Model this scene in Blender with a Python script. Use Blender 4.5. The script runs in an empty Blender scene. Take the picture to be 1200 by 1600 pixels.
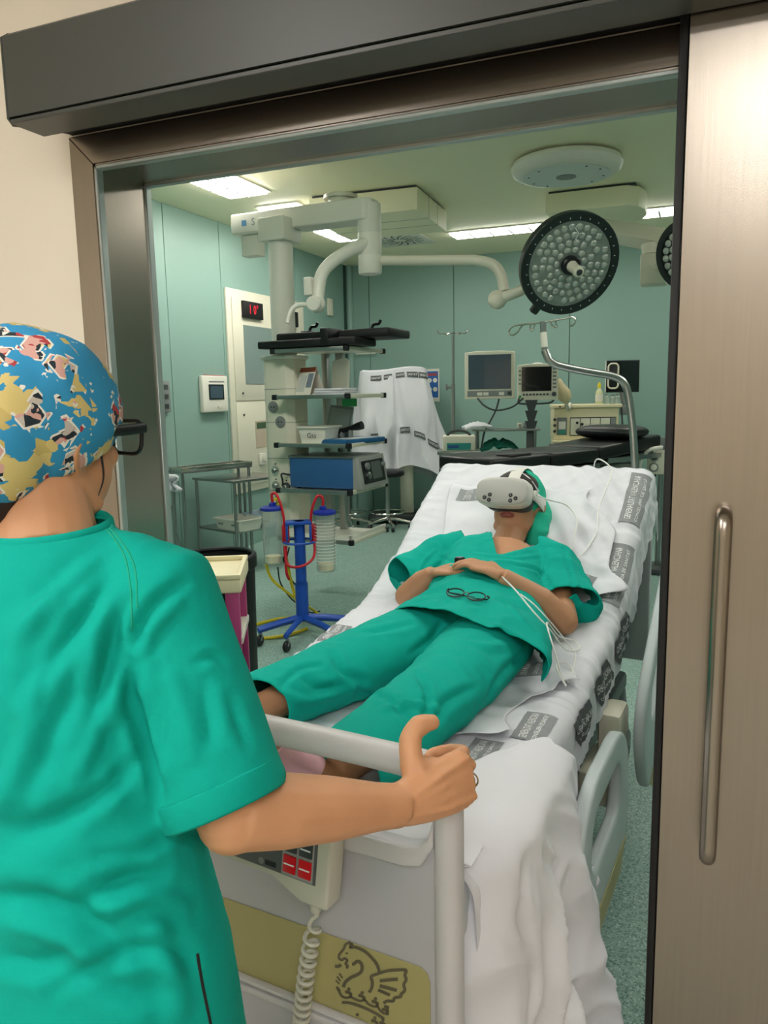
import bpy, bmesh, math, random
import numpy as np
from mathutils import Vector, Matrix
random.seed(7)
SC = bpy.context.scene
COL = SC.collection
PI = math.pi
def rad(a): return math.radians(a)

# ------------------------------------------------------------------ camera
CAM_H = 1.5
CF = 1200.0                       # focal length in pixels of a 1200 x 1600 frame
cam_d = bpy.data.cameras.new('camera')
cam_d.sensor_fit = 'VERTICAL'
cam_d.sensor_height = 32.0
cam_d.sensor_width = 24.0
cam_d.lens = 32.0 * CF / 1600.0
cam_d.clip_start = 0.02
cam = bpy.data.objects.new('camera', cam_d)
COL.objects.link(cam)
CAM_M = np.array([[0.92547576, -0.03964834, 0.37672619],
                  [0.37829546, 0.14839309, -0.91371332],
                  [-0.01967634, 0.98813334, 0.15233299]])
cam.matrix_world = Matrix([[*CAM_M[0], 0], [*CAM_M[1], 0], [*CAM_M[2], CAM_H], [0, 0, 0, 1]])
SC.camera = cam
def at(px, py, d=None, x=None, y=None, z=None):
    """room point seen at a place of the photograph, at a depth or on a plane"""
    r = CAM_M @ np.array([(px - 600) / CF, -(py - 800) / CF, -1.0])
    if d is None:
        if x is not None: d = x / r[0]
        elif y is not None: d = y / r[1]
        else: d = (z - CAM_H) / r[2]
    return Vector((r[0] * d, r[1] * d, CAM_H + r[2] * d))

# ------------------------------------------------------------------ world, exposure
w = bpy.data.worlds.new('world'); SC.world = w; w.use_nodes = True
w.node_tree.nodes['Background'].inputs[0].default_value = (0.9, 0.95, 1.0, 1)
w.node_tree.nodes['Background'].inputs[1].default_value = 0.02
SC.view_settings.view_transform = 'Standard'
SC.view_settings.look = 'None'
SC.view_settings.exposure = 0.0
SC.view_settings.gamma = 1.0
SC.view_settings.use_curve_mapping = False
OR_LAMP = 32.0        # emission of the theatre's ceiling panels
HALL_LAMP = 21.5      # emission of the corridor's ceiling panels

# ------------------------------------------------------------------ materials
def lin(c):
    if isinstance(c, str):
        c = [int(c[i:i + 2], 16) / 255 for i in (0, 2, 4)]
    return tuple(((v / 12.92) if v <= 0.04045 else ((v + 0.055) / 1.055) ** 2.4) for v in c[:3]) + (1,)
MATS = {}
def mat(name, col, rough=0.5, metal=0.0, var=0.06, vscale=6.0, bump=0.0, bscale=40.0, stretch=(1, 1, 1),
        emit=0.0, trans=0.0, alpha=1.0, coat=0.0, ior=1.45, sss=0.0, sheen=0.0, aniso=0.0, speck=None, bdist=0.004, bdetail=4):
    """principled material with a procedural colour variation and relief"""
    if name in MATS: return MATS[name]
    m = bpy.data.materials.new(name); m.use_nodes = True
    nt = m.node_tree; N = nt.nodes; L = nt.links
    b = N['Principled BSDF']
    base = lin(col)
    tc = N.new('ShaderNodeTexCoord')
    mp = N.new('ShaderNodeMapping'); mp.inputs['Scale'].default_value = stretch
    L.new(tc.outputs['Object'], mp.inputs['Vector'])
    nz = N.new('ShaderNodeTexNoise'); nz.inputs['Scale'].default_value = vscale; nz.inputs['Detail'].default_value = 4
    L.new(mp.outputs[0], nz.inputs['Vector'])
    mx = N.new('ShaderNodeMix'); mx.data_type = 'RGBA'
    mx.inputs[6].default_value = tuple(max(0, v * (1 - var)) for v in base[:3]) + (1,)
    mx.inputs[7].default_value = tuple(min(1, v * (1 + var)) for v in base[:3]) + (1,)
    L.new(nz.outputs['Fac'], mx.inputs[0])
    out = mx.outputs[2]
    if speck:
        sc_, cols = speck
        for k, (cc, thr) in enumerate(cols):
            vz = N.new('ShaderNodeTexVoronoi'); vz.inputs['Scale'].default_value = sc_ * (1 + 0.37 * k)
            L.new(tc.outputs['Object'], vz.inputs['Vector'])
            sp = N.new('ShaderNodeSeparateColor'); L.new(vz.outputs['Color'], sp.inputs[0])
            mt = N.new('ShaderNodeMath'); mt.operation = 'GREATER_THAN'; mt.inputs[1].default_value = 1 - thr
            L.new(sp.outputs[k % 3], mt.inputs[0])
            m2 = N.new('ShaderNodeMix'); m2.data_type = 'RGBA'
            L.new(mt.outputs[0], m2.inputs[0]); L.new(out, m2.inputs[6]); m2.inputs[7].default_value = lin(cc)
            out = m2.outputs[2]
    L.new(out, b.inputs['Base Color'])
    b.inputs['Roughness'].default_value = rough
    b.inputs['Metallic'].default_value = metal
    b.inputs['IOR'].default_value = ior
    b.inputs['Transmission Weight'].default_value = trans
    b.inputs['Coat Weight'].default_value = coat
    b.inputs['Alpha'].default_value = alpha
    b.inputs['Sheen Weight'].default_value = sheen
    b.inputs['Anisotropic'].default_value = aniso
    if sss:
        b.inputs['Subsurface Weight'].default_value = sss
        b.inputs['Subsurface Radius'].default_value = (0.012, 0.005, 0.003)
        b.inputs['Subsurface Scale'].default_value = 0.6
    if emit:
        L.new(out, b.inputs['Emission Color']); b.inputs['Emission Strength'].default_value = emit
    if bump:
        n2 = N.new('ShaderNodeTexNoise'); n2.inputs['Scale'].default_value = bscale; n2.inputs['Detail'].default_value = bdetail
        L.new(mp.outputs[0], n2.inputs['Vector'])
        bp = N.new('ShaderNodeBump'); bp.inputs['Strength'].default_value = bump; bp.inputs['Distance'].default_value = bdist
        L.new(n2.outputs['Fac'], bp.inputs['Height']); L.new(bp.outputs[0], b.inputs['Normal'])
    MATS[name] = m
    return m

# ------------------------------------------------------------------ mesh helpers
class MB:
    def __init__(s): s.v = []; s.f = []
    def add(s, vs, fs):
        o = len(s.v); s.v += [tuple(p) for p in vs]; s.f += [tuple(i + o for i in f) for f in fs]; return s
    def bb(s, x0, x1, y0, y1, z0, z1):
        return s.add([(x0, y0, z0), (x1, y0, z0), (x1, y1, z0), (x0, y1, z0), (x0, y0, z1), (x1, y0, z1), (x1, y1, z1), (x0, y1, z1)],
                     [(0, 3, 2, 1), (4, 5, 6, 7), (0, 1, 5, 4), (1, 2, 6, 5), (2, 3, 7, 6), (3, 0, 4, 7)])
    def box(s, c, d, M=None):
        a = MB().bb(-d[0] / 2, d[0] / 2, -d[1] / 2, d[1] / 2, -d[2] / 2, d[2] / 2)
        T = Matrix.Translation(c) @ (M.to_4x4() if M else Matrix())
        return s.add([T @ Vector(p) for p in a.v], a.f)
    def tube(s, pts, r, n=12, caps=True, closed=False, flat=1.0, ref=None):
        """sweep; r a number, a list, or a list of (rx, ry); ref fixes the direction of rx"""
        P = [Vector(p) for p in pts]; m = len(P)
        rr = r if isinstance(r, (list, tuple)) else [r] * m
        V = []; prev = None
        for i in range(m):
            a = P[i - 1] if (i > 0 or closed) else P[i]; b = P[(i + 1) % m] if (i < m - 1 or closed) else P[i]
            t = (b - a).normalized()
            if ref is not None:
                u = Vector(ref); u = (u - t * u.dot(t)).normalized()
            elif prev is None:
                u = t.orthogonal().normalized()
            else:
                u = (prev - t * prev.dot(t)).normalized()
            prev = u; q = t.cross(u)
            rx, ry = rr[i] if isinstance(rr[i], (list, tuple)) else (rr[i], rr[i] * flat)
            for k in range(n):
                c = 2 * PI * k / n; V.append(P[i] + u * (math.cos(c) * rx) + q * (math.sin(c) * ry))
        F = []
        for i in range(m if closed else m - 1):
            for k in range(n):
                j = (i + 1) % m
                F.append((i * n + k, i * n + (k + 1) % n, j * n + (k + 1) % n, j * n + k))
        if caps and not closed:
            F.append(tuple(range(n - 1, -1, -1))); F.append(tuple((m - 1) * n + k for k in range(n)))
        return s.add(V, F)
    def cyl(s, p0, p1, r0, r1=None, n=20): return s.tube([p0, p1], [r0, r0 if r1 is None else r1], n)
    def lathe(s, prof, n=28, o=(0, 0, 0), axis=(0, 0, 1), cap=True):
        ax = Vector(axis).normalized(); u = ax.orthogonal().normalized(); q = ax.cross(u); o = Vector(o)
        V = [o + ax * z + (u * math.cos(2 * PI * k / n) + q * math.sin(2 * PI * k / n)) * r for r, z in prof for k in range(n)]
        F = [(i * n + k, i * n + (k + 1) % n, (i + 1) * n + (k + 1) % n, (i + 1) * n + k) for i in range(len(prof) - 1) for k in range(n)]
        if cap: F += [tuple(range(n - 1, -1, -1)), tuple((len(prof) - 1) * n + k for k in range(n))]
        return s.add(V, F)
    def prism(s, poly, fn, d0, d1):
        """polygon (a, b) -> fn(a, b, depth)"""
        n = len(poly)
        V = [fn(a, b, d0) for a, b in poly] + [fn(a, b, d1) for a, b in poly]
        return s.add(V, [tuple(range(n - 1, -1, -1)), tuple(range(n, 2 * n))] + [(i, (i + 1) % n, n + (i + 1) % n, n + i) for i in range(n)])
    def ell(s, c, r, n=20, M=None):
        m = n // 2; V = []; F = []
        for i in range(m + 1):
            th = PI * i / m
            for k in range(n):
                p = Vector((r[0] * math.sin(th) * math.cos(2 * PI * k / n), r[1] * math.sin(th) * math.sin(2 * PI * k / n), r[2] * math.cos(th)))
                V.append(Vector(c) + (M @ p if M else p))
        for i in range(m):
            for k in range(n): F.append((i * n + k, (i + 1) * n + k, (i + 1) * n + (k + 1) % n, i * n + (k + 1) % n))
        return s.add(V, F)
    def grid(s, fn, nu, nv):
        V = [fn(i / nu, j / nv) for i in range(nu + 1) for j in range(nv + 1)]
        return s.add(V, [(i * (nv + 1) + j, (i + 1) * (nv + 1) + j, (i + 1) * (nv + 1) + j + 1, i * (nv + 1) + j + 1) for i in range(nu) for j in range(nv)])
    def xf(s, M): s.v = [tuple(M @ Vector(p)) for p in s.v]; return s
    def build(s, name, m, parent=None, bevel=0.0, seg=2, sharp=38, weld=True, solid=0.0):
        me = bpy.data.meshes.new(name); bm = bmesh.new()
        vv = [bm.verts.new(p) for p in s.v]
        for f in s.f:
            try: bm.faces.new([vv[i] for i in f])
            except ValueError: pass
        if weld: bmesh.ops.remove_doubles(bm, verts=bm.verts, dist=1e-5)
        bmesh.ops.dissolve_degenerate(bm, dist=1e-6, edges=bm.edges)
        bmesh.ops.recalc_face_normals(bm, faces=bm.faces)
        if bevel:
            es = [e for e in bm.edges if len(e.link_faces) == 2 and e.calc_face_angle(0) > rad(30)]
            bmesh.ops.bevel(bm, geom=es, offset=bevel, segments=seg, affect='EDGES', clamp_overlap=True, profile=0.5)
        for f in bm.faces: f.smooth = True
        for e in bm.edges:
            if len(e.link_faces) == 2 and e.calc_face_angle(0) > rad(sharp): e.smooth = False
        bm.to_mesh(me); bm.free()
        o = bpy.data.objects.new(name, me); COL.objects.link(o); me.materials.append(m)
        if parent is not None: o.parent = parent
        if solid:
            md = o.modifiers.new('thick', 'SOLIDIFY'); md.thickness = solid; md.offset = 0
        return o
def tag(o, label=None, cat=None, group=None, kind=None):
    if label: o['label'] = label
    if cat: o['category'] = cat
    if group: o['group'] = group
    if kind: o['kind'] = kind
    return o
def thing(name, label, cat, loc=(0, 0, 0), rz=0.0, group=None):
    o = bpy.data.objects.new(name, None); COL.objects.link(o)
    o.empty_display_size = 0.1
    o.location = loc; o.rotation_euler = (0, 0, rz)
    return tag(o, label, cat, group)
def struct(name, o=None):
    if o is None:
        o = bpy.data.objects.new(name, None); COL.objects.link(o)
    o['kind'] = 'structure'
    return o
def dup(root, loc=None, rz=None, label=None):
    def cp(o, par):
        c = o.copy(); COL.objects.link(c); c.parent = par
        for ch in list(o.children): cp(ch, c)
        return c
    kids = list(root.children)
    r = root.copy(); COL.objects.link(r)
    for ch in kids: cp(ch, r)
    if loc is not None: r.location = loc
    if rz is not None: r.rotation_euler = (0, 0, rz)
    if label: r['label'] = label
    return r
def smoothpath(pts, n=8):
    """catmull-rom through points"""
    P = [Vector(p) for p in pts]; P = [P[0] * 2 - P[1]] + P + [P[-1] * 2 - P[-2]]
    out = []
    for i in range(1, len(P) - 2):
        a, b, c, d = P[i - 1:i + 3]
        for k in range(n):
            t = k / n
            out.append(0.5 * ((2 * b) + (c - a) * t + (2 * a - 5 * b + 4 * c - d) * t * t + (3 * b - a - 3 * c + d) * t ** 3))
    out.append(P[-2]); return out
def interp(keys, x):
    """keys: sorted (x, value-or-tuple); smooth interpolation"""
    if x <= keys[0][0]: return keys[0][1]
    for (a, va), (b, vb) in zip(keys, keys[1:]):
        if x <= b:
            t = (x - a) / (b - a); t = t * t * (3 - 2 * t)
            if isinstance(va, (tuple, list)): return tuple(p + (q - p) * t for p, q in zip(va, vb))
            return va + (vb - va) * t
    return keys[-1][1]
_rng = np.random.RandomState(3); _tab = _rng.rand(4096) * 2 - 1
def vnoise(P):
    """numpy value noise of an (n, 3) array"""
    P = np.asarray(P, float); i = np.floor(P).astype(int); f = P - i; f = f * f * (3 - 2 * f)
    def h(a, b, c): return _tab[((a * 73856093) ^ (b * 19349663) ^ (c * 83492791)) & 4095]
    x, y, z = i.T; u, v, t = f.T
    def lp(a, b, k): return a + (b - a) * k
    return lp(lp(lp(h(x, y, z), h(x + 1, y, z), u), lp(h(x, y + 1, z), h(x + 1, y + 1, z), u), v),
              lp(lp(h(x, y, z + 1), h(x + 1, y, z + 1), u), lp(h(x, y + 1, z + 1), h(x + 1, y + 1, z + 1), u), v), t)
from mathutils import noise as _mn
def vn(x, y, z): return 1.5 * _mn.noise((x, y, z))
def rd(x, y, z): return 1 - 2 * abs(vn(x, y, z))
def ridge(P): return 1 - 2 * np.abs(vnoise(P))
def bake_remesh(mb, voxel, smooth=6, factor=0.5):
    """union of overlapping pieces as one continuous smooth surface; returns a mesh datablock"""
    o = mb.build('temporary', mat('temporary', 'ffffff'))
    md = o.modifiers.new('r', 'REMESH'); md.mode = 'VOXEL'; md.voxel_size = voxel
    if smooth:
        sm = o.modifiers.new('s', 'SMOOTH'); sm.iterations = smooth; sm.factor = factor
    dg = bpy.context.evaluated_depsgraph_get(); dg.update()
    me = bpy.data.meshes.new_from_object(o.evaluated_get(dg))
    old = o.data; bpy.data.objects.remove(o); bpy.data.meshes.remove(old)
    return me
def getv(me):
    a = np.empty(len(me.vertices) * 3); me.vertices.foreach_get('co', a); n = np.empty(len(me.vertices) * 3); me.vertices.foreach_get('normal', n)
    return a.reshape(-1, 3), n.reshape(-1, 3)
def setv(me, a): me.vertices.foreach_set('co', a.ravel()); me.update()
def mesh_obj(name, me, m, parent=None):
    me.materials.clear(); me.materials.append(m); me.name = name
    me.polygons.foreach_set('use_smooth', [True] * len(me.polygons))
    o = bpy.data.objects.new(name, me); COL.objects.link(o)
    if parent is not None: o.parent = parent
    return o
def cut_mesh(me, keep, by_normal=False):
    """delete faces whose centre fails keep(co)"""
    bm = bmesh.new(); bm.from_mesh(me)
    dead = [f for f in bm.faces if not (keep(f.calc_center_median(), f.normal) if by_normal else keep(f.calc_center_median()))]
    bmesh.ops.delete(bm, geom=dead, context='FACES')
    rim = {v: [e.other_vert(v) for e in v.link_edges if e.is_boundary] for v in bm.verts if v.is_boundary}
    for _ in range(8):                                     # even out the cut edge
        new = {v: (v.co + (n[0].co + n[1].co) / 2) / 2 for v, n in rim.items() if len(n) == 2}
        for v, c in new.items(): v.co = c
    bm.to_mesh(me); bm.free(); return me
def text_mesh(txt, size=1.0, align='CENTER', bold=False):
    """flat lettering -> (verts2d, faces)"""
    c = bpy.data.curves.new('t', 'FONT'); c.body = txt; c.size = size; c.align_x = align; c.align_y = 'CENTER'; c.resolution_u = 2
    if bold: c.offset = size * 0.015
    o = bpy.data.objects.new('t', c); COL.objects.link(o)
    dg = bpy.context.evaluated_depsgraph_get(); dg.update()
    me = bpy.data.meshes.new_from_object(o.evaluated_get(dg))
    vs = [(v.co.x, v.co.y) for v in me.vertices]; fs = [tuple(p.vertices) for p in me.polygons]
    bpy.data.objects.remove(o); bpy.data.curves.remove(c); bpy.data.meshes.remove(me)
    return vs, fs
def letters(name, txt, size, fn, m, parent, align='CENTER', bold=False):
    vs, fs = text_mesh(txt, size, align, bold)
    return MB().add([fn(a, b) for a, b in vs], fs).build(name, m, parent, weld=False)
def rrect(w, h, r, n=5, cx=0.0, cy=0.0):
    P = []
    for sx, sy, a0 in ((1, 1, 0), (-1, 1, 90), (-1, -1, 180), (1, -1, 270)):
        for k in range(n + 1):
            a = rad(a0 + 90 * k / n); P.append((cx + sx * (w / 2 - r) + r * math.cos(a), cy + sy * (h / 2 - r) + r * math.sin(a)))
    return P
def ribbon(pts, wd, fn, n=1):
    """flat line of a drawing: polyline in 2d with a width, mapped by fn(a, b)"""
    mb = MB(); P = [Vector((a, b)) for a, b in pts]
    L_, R_ = [], []
    for i, p in enumerate(P):
        t = (P[min(i + 1, len(P) - 1)] - P[max(i - 1, 0)]); t = t.normalized() if t.length > 1e-9 else Vector((1, 0))
        q = Vector((-t.y, t.x)); ww = wd[i] if isinstance(wd, (list, tuple)) else wd
        L_.append(p + q * ww / 2); R_.append(p - q * ww / 2)
    V = [fn(*p) for p in L_] + [fn(*p) for p in R_]; k = len(P)
    return mb.add(V, [(i, i + 1, k + i + 1, k + i) for i in range(k - 1)])

# ------------------------------------------------------------------ palette
M_beige = mat('beige_wall', 'e6dccb', 0.75, var=0.03, vscale=2, bump=0.08, bscale=180)
M_track = mat('grey_track_paint', '434541', 0.42, var=0.05, vscale=2)
def brushed(name, col, rough, axis):
    st = [60, 60, 60]; st[axis] = 1.2
    return mat(name, col, rough, 1.0, var=0.07, vscale=3, stretch=tuple(st), bump=0.05, bscale=2.5, bdist=0.002)
M_steelv = brushed('brushed_steel_upright', 'a0978d', 0.27, 2)
M_steelh = brushed('brushed_steel_level', 'a0978d', 0.27, 0)
M_bead = mat('pale_metal_bead', 'a9b3b0', 0.4, 0.7)
M_chrome = mat('polished_steel', 'cfccc6', 0.16, 1.0, var=0.03)
M_steel = mat('satin_steel', 'a8aaa8', 0.3, 1.0, var=0.05)
M_black = mat('black_rubber', '101112', 0.55, var=0.15)
M_blackpl = mat('black_plastic', '15171a', 0.35, var=0.1)
M_green = mat('sea_green_wall_panel', '8aaaa0', 0.42, var=0.03, vscale=1.2, bump=0.02, bscale=60)
M_seam = mat('dark_panel_joint', '35524b', 0.8)
M_ceil = mat('cream_ceiling', 'f8f2d2', 0.55, var=0.02, vscale=1.5)
M_floor = mat('speckled_teal_vinyl', '8fada4', 0.38, var=0.08, vscale=1.5, speck=(150, [('739589', .3), ('aec6bb', .14), ('587a70', .06)]))
M_hallfl = mat('corridor_vinyl', 'b9b7ac', 0.4, speck=(150, [('a8a69b', .3), ('c6c4b8', .15)]))
M_white = mat('white_lacquer', 'e6e4d8', 0.35, var=0.02)
M_offw = mat('ivory_lacquer', 'dcd9c6', 0.38, var=0.03)
M_cream = mat('cream_plastic', 'efe3bd', 0.42, var=0.03)
M_grey = mat('mid_grey_plastic', '7f8483', 0.45)
M_dgrey = mat('dark_grey_plastic', '3c4142', 0.45)
M_lamp_or = mat('theatre_lamp_diffuser', 'fdf9f2', 0.4, var=0.02, emit=OR_LAMP)
M_lamp_back = mat('theatre_back_lamp_diffuser', 'fdf9f2', 0.4, var=0.02, emit=OR_LAMP * 0.5)
M_lamp_hall = mat('corridor_lamp_diffuser', 'fffcf9', 0.4, var=0.02, emit=HALL_LAMP)
M_screen = mat('dark_glass_screen', '0b1012', 0.12, coat=0.5)
M_scr_blue = mat('slate_blue_screen', '3a4d5b', 0.2, coat=0.4)
M_glass = mat('clear_lens', 'ffffff', 0.03, trans=1.0, ior=1.15)
M_cloth = mat('white_cotton', 'd8d9df', 0.85, var=0.02, vscale=8, bump=0.25, bscale=22, bdist=0.006, sheen=0.1)
M_print = mat('grey_cloth_print', '8b8e90', 0.85, var=0.08, vscale=60)
M_printd = mat('dark_cloth_print', '565a5c', 0.85, var=0.1, vscale=60)
M_letter = mat('white_lettering', 'f2f2f2', 0.7)
M_scrub = mat('green_scrub_cotton', '04a392', 0.88, var=0.07, vscale=7, bump=0.5, bscale=18, bdist=0.006)
M_scrub.node_tree.nodes['Principled BSDF'].inputs['Specular IOR Level'].default_value = 0.22
M_scrubseam = mat('green_scrub_seam', '0b9b79', 0.85)
M_skin = mat('warm_skin', 'cf9870', 0.5, var=0.09, vscale=22, bump=0.12, bscale=260, sss=0.12, bdist=0.001)
M_skin2 = mat('olive_skin', 'b98765', 0.5, var=0.08, vscale=22, bump=0.1, bscale=260, sss=0.1, bdist=0.001)
M_hair = mat('dark_brown_hair', '221812', 0.45, var=0.3, vscale=60, bump=0.5, bscale=120, stretch=(1, 1, 8))
M_lip = mat('muted_lip', '8e4a44', 0.5)
M_pad = mat('black_vinyl_pad', '17191a', 0.38, var=0.15, bump=0.06, bscale=120)
M_blue = mat('cobalt_blue_enamel', '1d4fae', 0.38, var=0.06)
M_red = mat('red_rubber', 'c01a2a', 0.4)
M_yellow = mat('yellow_hose', 'd8c21d', 0.45)

# ================================================================== SETTING
# corridor wall face at Y 1.535, opening X -1.354.. +0.45, top 2.05; theatre face at Y 1.70
WF, WB, OXL, OXR, OZ = 1.535, 1.70, -1.354, 0.50, 2.05
CH = 3.10                     # theatre ceiling
TLX, TRX, TBY = -4.20, 3.0, 9.15
o = MB().bb(-5, 4, WB - 0.08, 9.6, -0.1, 0).build('floor', M_floor); struct('', o)
o = MB().bb(-3.2, 3.4, -3.4, WB - 0.08, -0.1, 0).build('floor_corridor', M_hallfl); struct('', o)
wm = WF + 0.085
o = MB().bb(-3.2, OXL, WF, wm, 0, 2.8).bb(OXR, 3.4, WF, wm, 0, 2.8).bb(OXL, OXR, WF, wm, OZ, 2.8).build('wall_corridor', M_beige, weld=False); struct('', o)
o = MB().bb(TLX, OXL, wm, WB, 0, CH).bb(OXR, TRX, wm, WB, 0, CH).bb(OXL, OXR, wm, WB, OZ, CH).build('wall_front', M_green, weld=False); struct('', o)
o = MB().bb(-3.3, -3.2, -3.4, WF, 0, 2.8).build('wall_corridor_left', M_beige); struct('', o)
o = MB().bb(3.4, 3.5, -3.4, WF, 0, 2.8).build('wall_corridor_right', M_beige); struct('', o)
o = MB().bb(-3.3, 3.5, -3.5, -3.4, 0, 2.8).build('wall_corridor_back', M_beige); struct('', o)
o = MB().bb(-3.3, 3.5, -3.5, wm, 2.8, 2.9).build('ceiling_corridor', mat('corridor_ceiling', 'e9e4d8', 0.8)); struct('', o)
o = MB().bb(TLX - .1, TRX + .1, wm, TBY + .1, CH, CH + 0.1).build('ceiling', M_ceil); struct('', o)
def panel_wall(name, seams, fn_box, back_box):
    wl = back_box.build(name, M_seam); struct('', wl)
    for a, b in zip(seams, seams[1:]):
        fn_box(a + 0.004, b - 0.004).build('panel', M_green, wl, bevel=0.002, seg=1)
panel_wall('wall_left', [1.70, 3.0, 4.25, 5.49, 6.30, 7.75, 9.0], lambda a, b: MB().bb(TLX - 0.01, TLX, a, b, 0.0, CH), MB().bb(TLX - 0.1, TLX - 0.01, 1.7, TBY + .1, 0, CH))
panel_wall('wall_back', [TLX, -3.92, -2.81, -1.43, -0.1, 1.25, TRX], lambda a, b: MB().bb(a, b, TBY, TBY + 0.01, 0.0, CH), MB().bb(TLX - .1, TRX + .1, TBY + 0.01, TBY + 0.1, 0, CH))
panel_wall('wall_right', [1.70, 3.2, 4.7, 6.2, 7.7, TBY], lambda a, b: MB().bb(TRX, TRX + 0.01, a, b, 0.0, CH), MB().bb(TRX + 0.01, TRX + 0.1, 1.7, TBY + .1, 0, CH))
# coved corner strip between left and back walls
o = MB().tube([(TLX + .02, TBY - .02, 0), (TLX + .02, TBY - .02, CH)], 0.045, 12).build('trim_corner', M_green); struct('', o)

# steel door frame
tr = struct('trim_1', None); tr.name = 'trim_1'
fw = 0.068
MB().prism([(OXL - fw, 0), (OXL, 0), (OXL, OZ), (OXL - fw, OZ + fw)], lambda a, b, d: (a, d, b), WF - 0.014, WF + 0.0).build('architrave_upright', M_steelv, tr, bevel=0.0015, seg=1)
MB().prism([(OXL - fw, OZ + fw), (OXL, OZ), (OXR, OZ), (OXR + fw, OZ + fw)], lambda a, b, d: (a, d, b), WF - 0.014, WF + 0.0).build('architrave_head', M_steelh, tr, bevel=0.0015, seg=1)
MB().prism([(OXR + fw, 0), (OXR, 0), (OXR, OZ), (OXR + fw, OZ + fw)], lambda a, b, d: (a, d, b), WF - 0.014, WF + 0.0).build('architrave_upright', M_steelv, tr, bevel=0.0015, seg=1)
MB().bb(OXL - 0.004, OXL + 0.006, WF - 0.012, WB + 0.012, 0, OZ).build('jamb_lining', M_steelv, tr)
MB().bb(OXR - 0.006, OXR + 0.004, WF - 0.012, WB + 0.012, 0, OZ).build('jamb_lining', M_steelv, tr)
MB().bb(OXL, OXR, WF - 0.012, WB + 0.012, OZ - 0.006, OZ + 0.004).build('head_lining', M_steelh, tr)
for y in (WF - 0.016, WB - 0.006):
    MB().bb(OXL + 0.004, OXL + 0.012, y, y + 0.022, 0, OZ - 0.004).build('edge_bead', M_bead, tr, bevel=0.002, seg=1)
    MB().bb(OXL + 0.004, OXR, y, y + 0.022, OZ - 0.013, OZ - 0.004).build('edge_bead', M_bead, tr, bevel=0.002, seg=1)
MB().bb(OXL - .06, OXL, WB + 0.0005, WB + 0.012, 0, OZ + .06).bb(OXL, OXR, WB + 0.0005, WB + 0.012, OZ, OZ + .06).build('inner_architrave', M_steelv, tr, weld=False)

# track cover above the door
tr2 = struct('trim_2', None); tr2.name = 'trim_2'
X0, X1, BF = -1.43, 2.6, 1.35
MB().prism([(BF, 2.112), (BF, 2.275), (BF + .022, 2.29), (WF, 2.29), (WF, 2.283), (BF + .012, 2.275), (BF + .008, 2.112)], lambda a, b, d: (d, a, b), X0 + .006, X1).build('cover_front', M_track, tr2)
MB().bb(X0 + .006, X1, BF + 0.002, 1.447, 2.099, 2.1085).build('cover_base', M_track, tr2, bevel=0.0015, seg=1)
MB().prism([(BF, 2.11), (BF, 2.275), (BF + .02, 2.29), (WF - .001, 2.29), (WF - .001, 2.13), (BF + .014, 2.098)], lambda a, b, d: (d, a, b), X0, X0 + .005).build('end_cap', M_track, tr2)
MB().bb(X0 + .01, X1, 1.50, WF - .002, 2.125, 2.28).build('track_rail', M_black, tr2)

# sliding steel door, slid open to the right
d1 = struct('door_1', None); d1.name = 'door_1'
DY0, DY1, DX0, DX1 = 1.452, 1.490, -0.043, 1.62
MB().bb(DX0, DX1, DY0, DY1, 0.012, 2.12).build('door_leaf', M_steelv, d1, bevel=0.002, seg=1)
MB().bb(DX0 - 0.014, DX0, DY0 - 0.001, DY1 + .001, 0.012, 2.12).build('rubber_seal', M_black, d1, bevel=0.004)
hx, hy = 0.043, DY0 - 0.05
hp = smoothpath([(hx, DY0, 1.282), (hx, hy + .018, 1.283), (hx, hy, 1.262), (hx, hy, 1.2), (hx, hy, .95), (hx, hy, .72), (hx, hy, .668), (hx, hy + .018, .648), (hx, DY0, .649)], 6)
MB().tube(hp, 0.0145, 16).build('pull_handle', M_steelv, d1)

# lamps of the corridor, behind and above the camera
def ceiling_lamp(label, x0, x1, y0, y1, zc, m, nx=2, ny=3, group='theatre ceiling lights'):
    cx, cy = (x0 + x1) / 2, (y0 + y1) / 2
    t = thing('ceiling_light', label, 'ceiling light', (cx, cy, zc), 0, group)
    hx_, hy_ = (x1 - x0) / 2, (y1 - y0) / 2
    e = 0.025
    fr = MB().bb(-hx_ - e, -hx_, -hy_ - e, hy_ + e, -.012, -.0005).bb(hx_, hx_ + e, -hy_ - e, hy_ + e, -.012, -.0005).bb(-hx_, hx_, -hy_ - e, -hy_, -.012, -.0005).bb(-hx_, hx_, hy_, hy_ + e, -.012, -.0005)
    fr.build('frame', M_white, t, weld=False)
    MB().bb(-hx_, hx_, -hy_, hy_, -.028, -.0005).build('diffuser', m, t)
    for i in range(1, nx):
        x = -hx_ + 2 * hx_ * i / nx; MB().bb(x - .009, x + .009, -hy_, hy_, -.036, -.0285).build('louvre_bar', M_white, t)
    for j in range(1, ny):
        y = -hy_ + 2 * hy_ * j / ny; MB().bb(-hx_, hx_, y - .009, y + .009, -.036, -.0285).build('louvre_bar', M_white, t)
    return t
ceiling_lamp('corridor ceiling panel light behind the bed foot', -1.6, -1.0, -0.5, 0.1, 2.8, M_lamp_hall, 1, 1, 'corridor ceiling lights')
ceiling_lamp('corridor ceiling strip light facing the sliding door', -0.1, 1.5, -1.15, -0.85, 2.8, M_lamp_hall, 1, 1, 'corridor ceiling lights')
ceiling_lamp('corridor ceiling strip light at the far corridor wall', -0.1, 1.5, -2.45, -2.15, 2.8, M_lamp_hall, 1, 1, 'corridor ceiling lights')
ceiling_lamp('corridor ceiling panel light further along the corridor', -2.4, -1.8, -1.9, -1.3, 2.8, M_lamp_hall, 1, 1, 'corridor ceiling lights')
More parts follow.
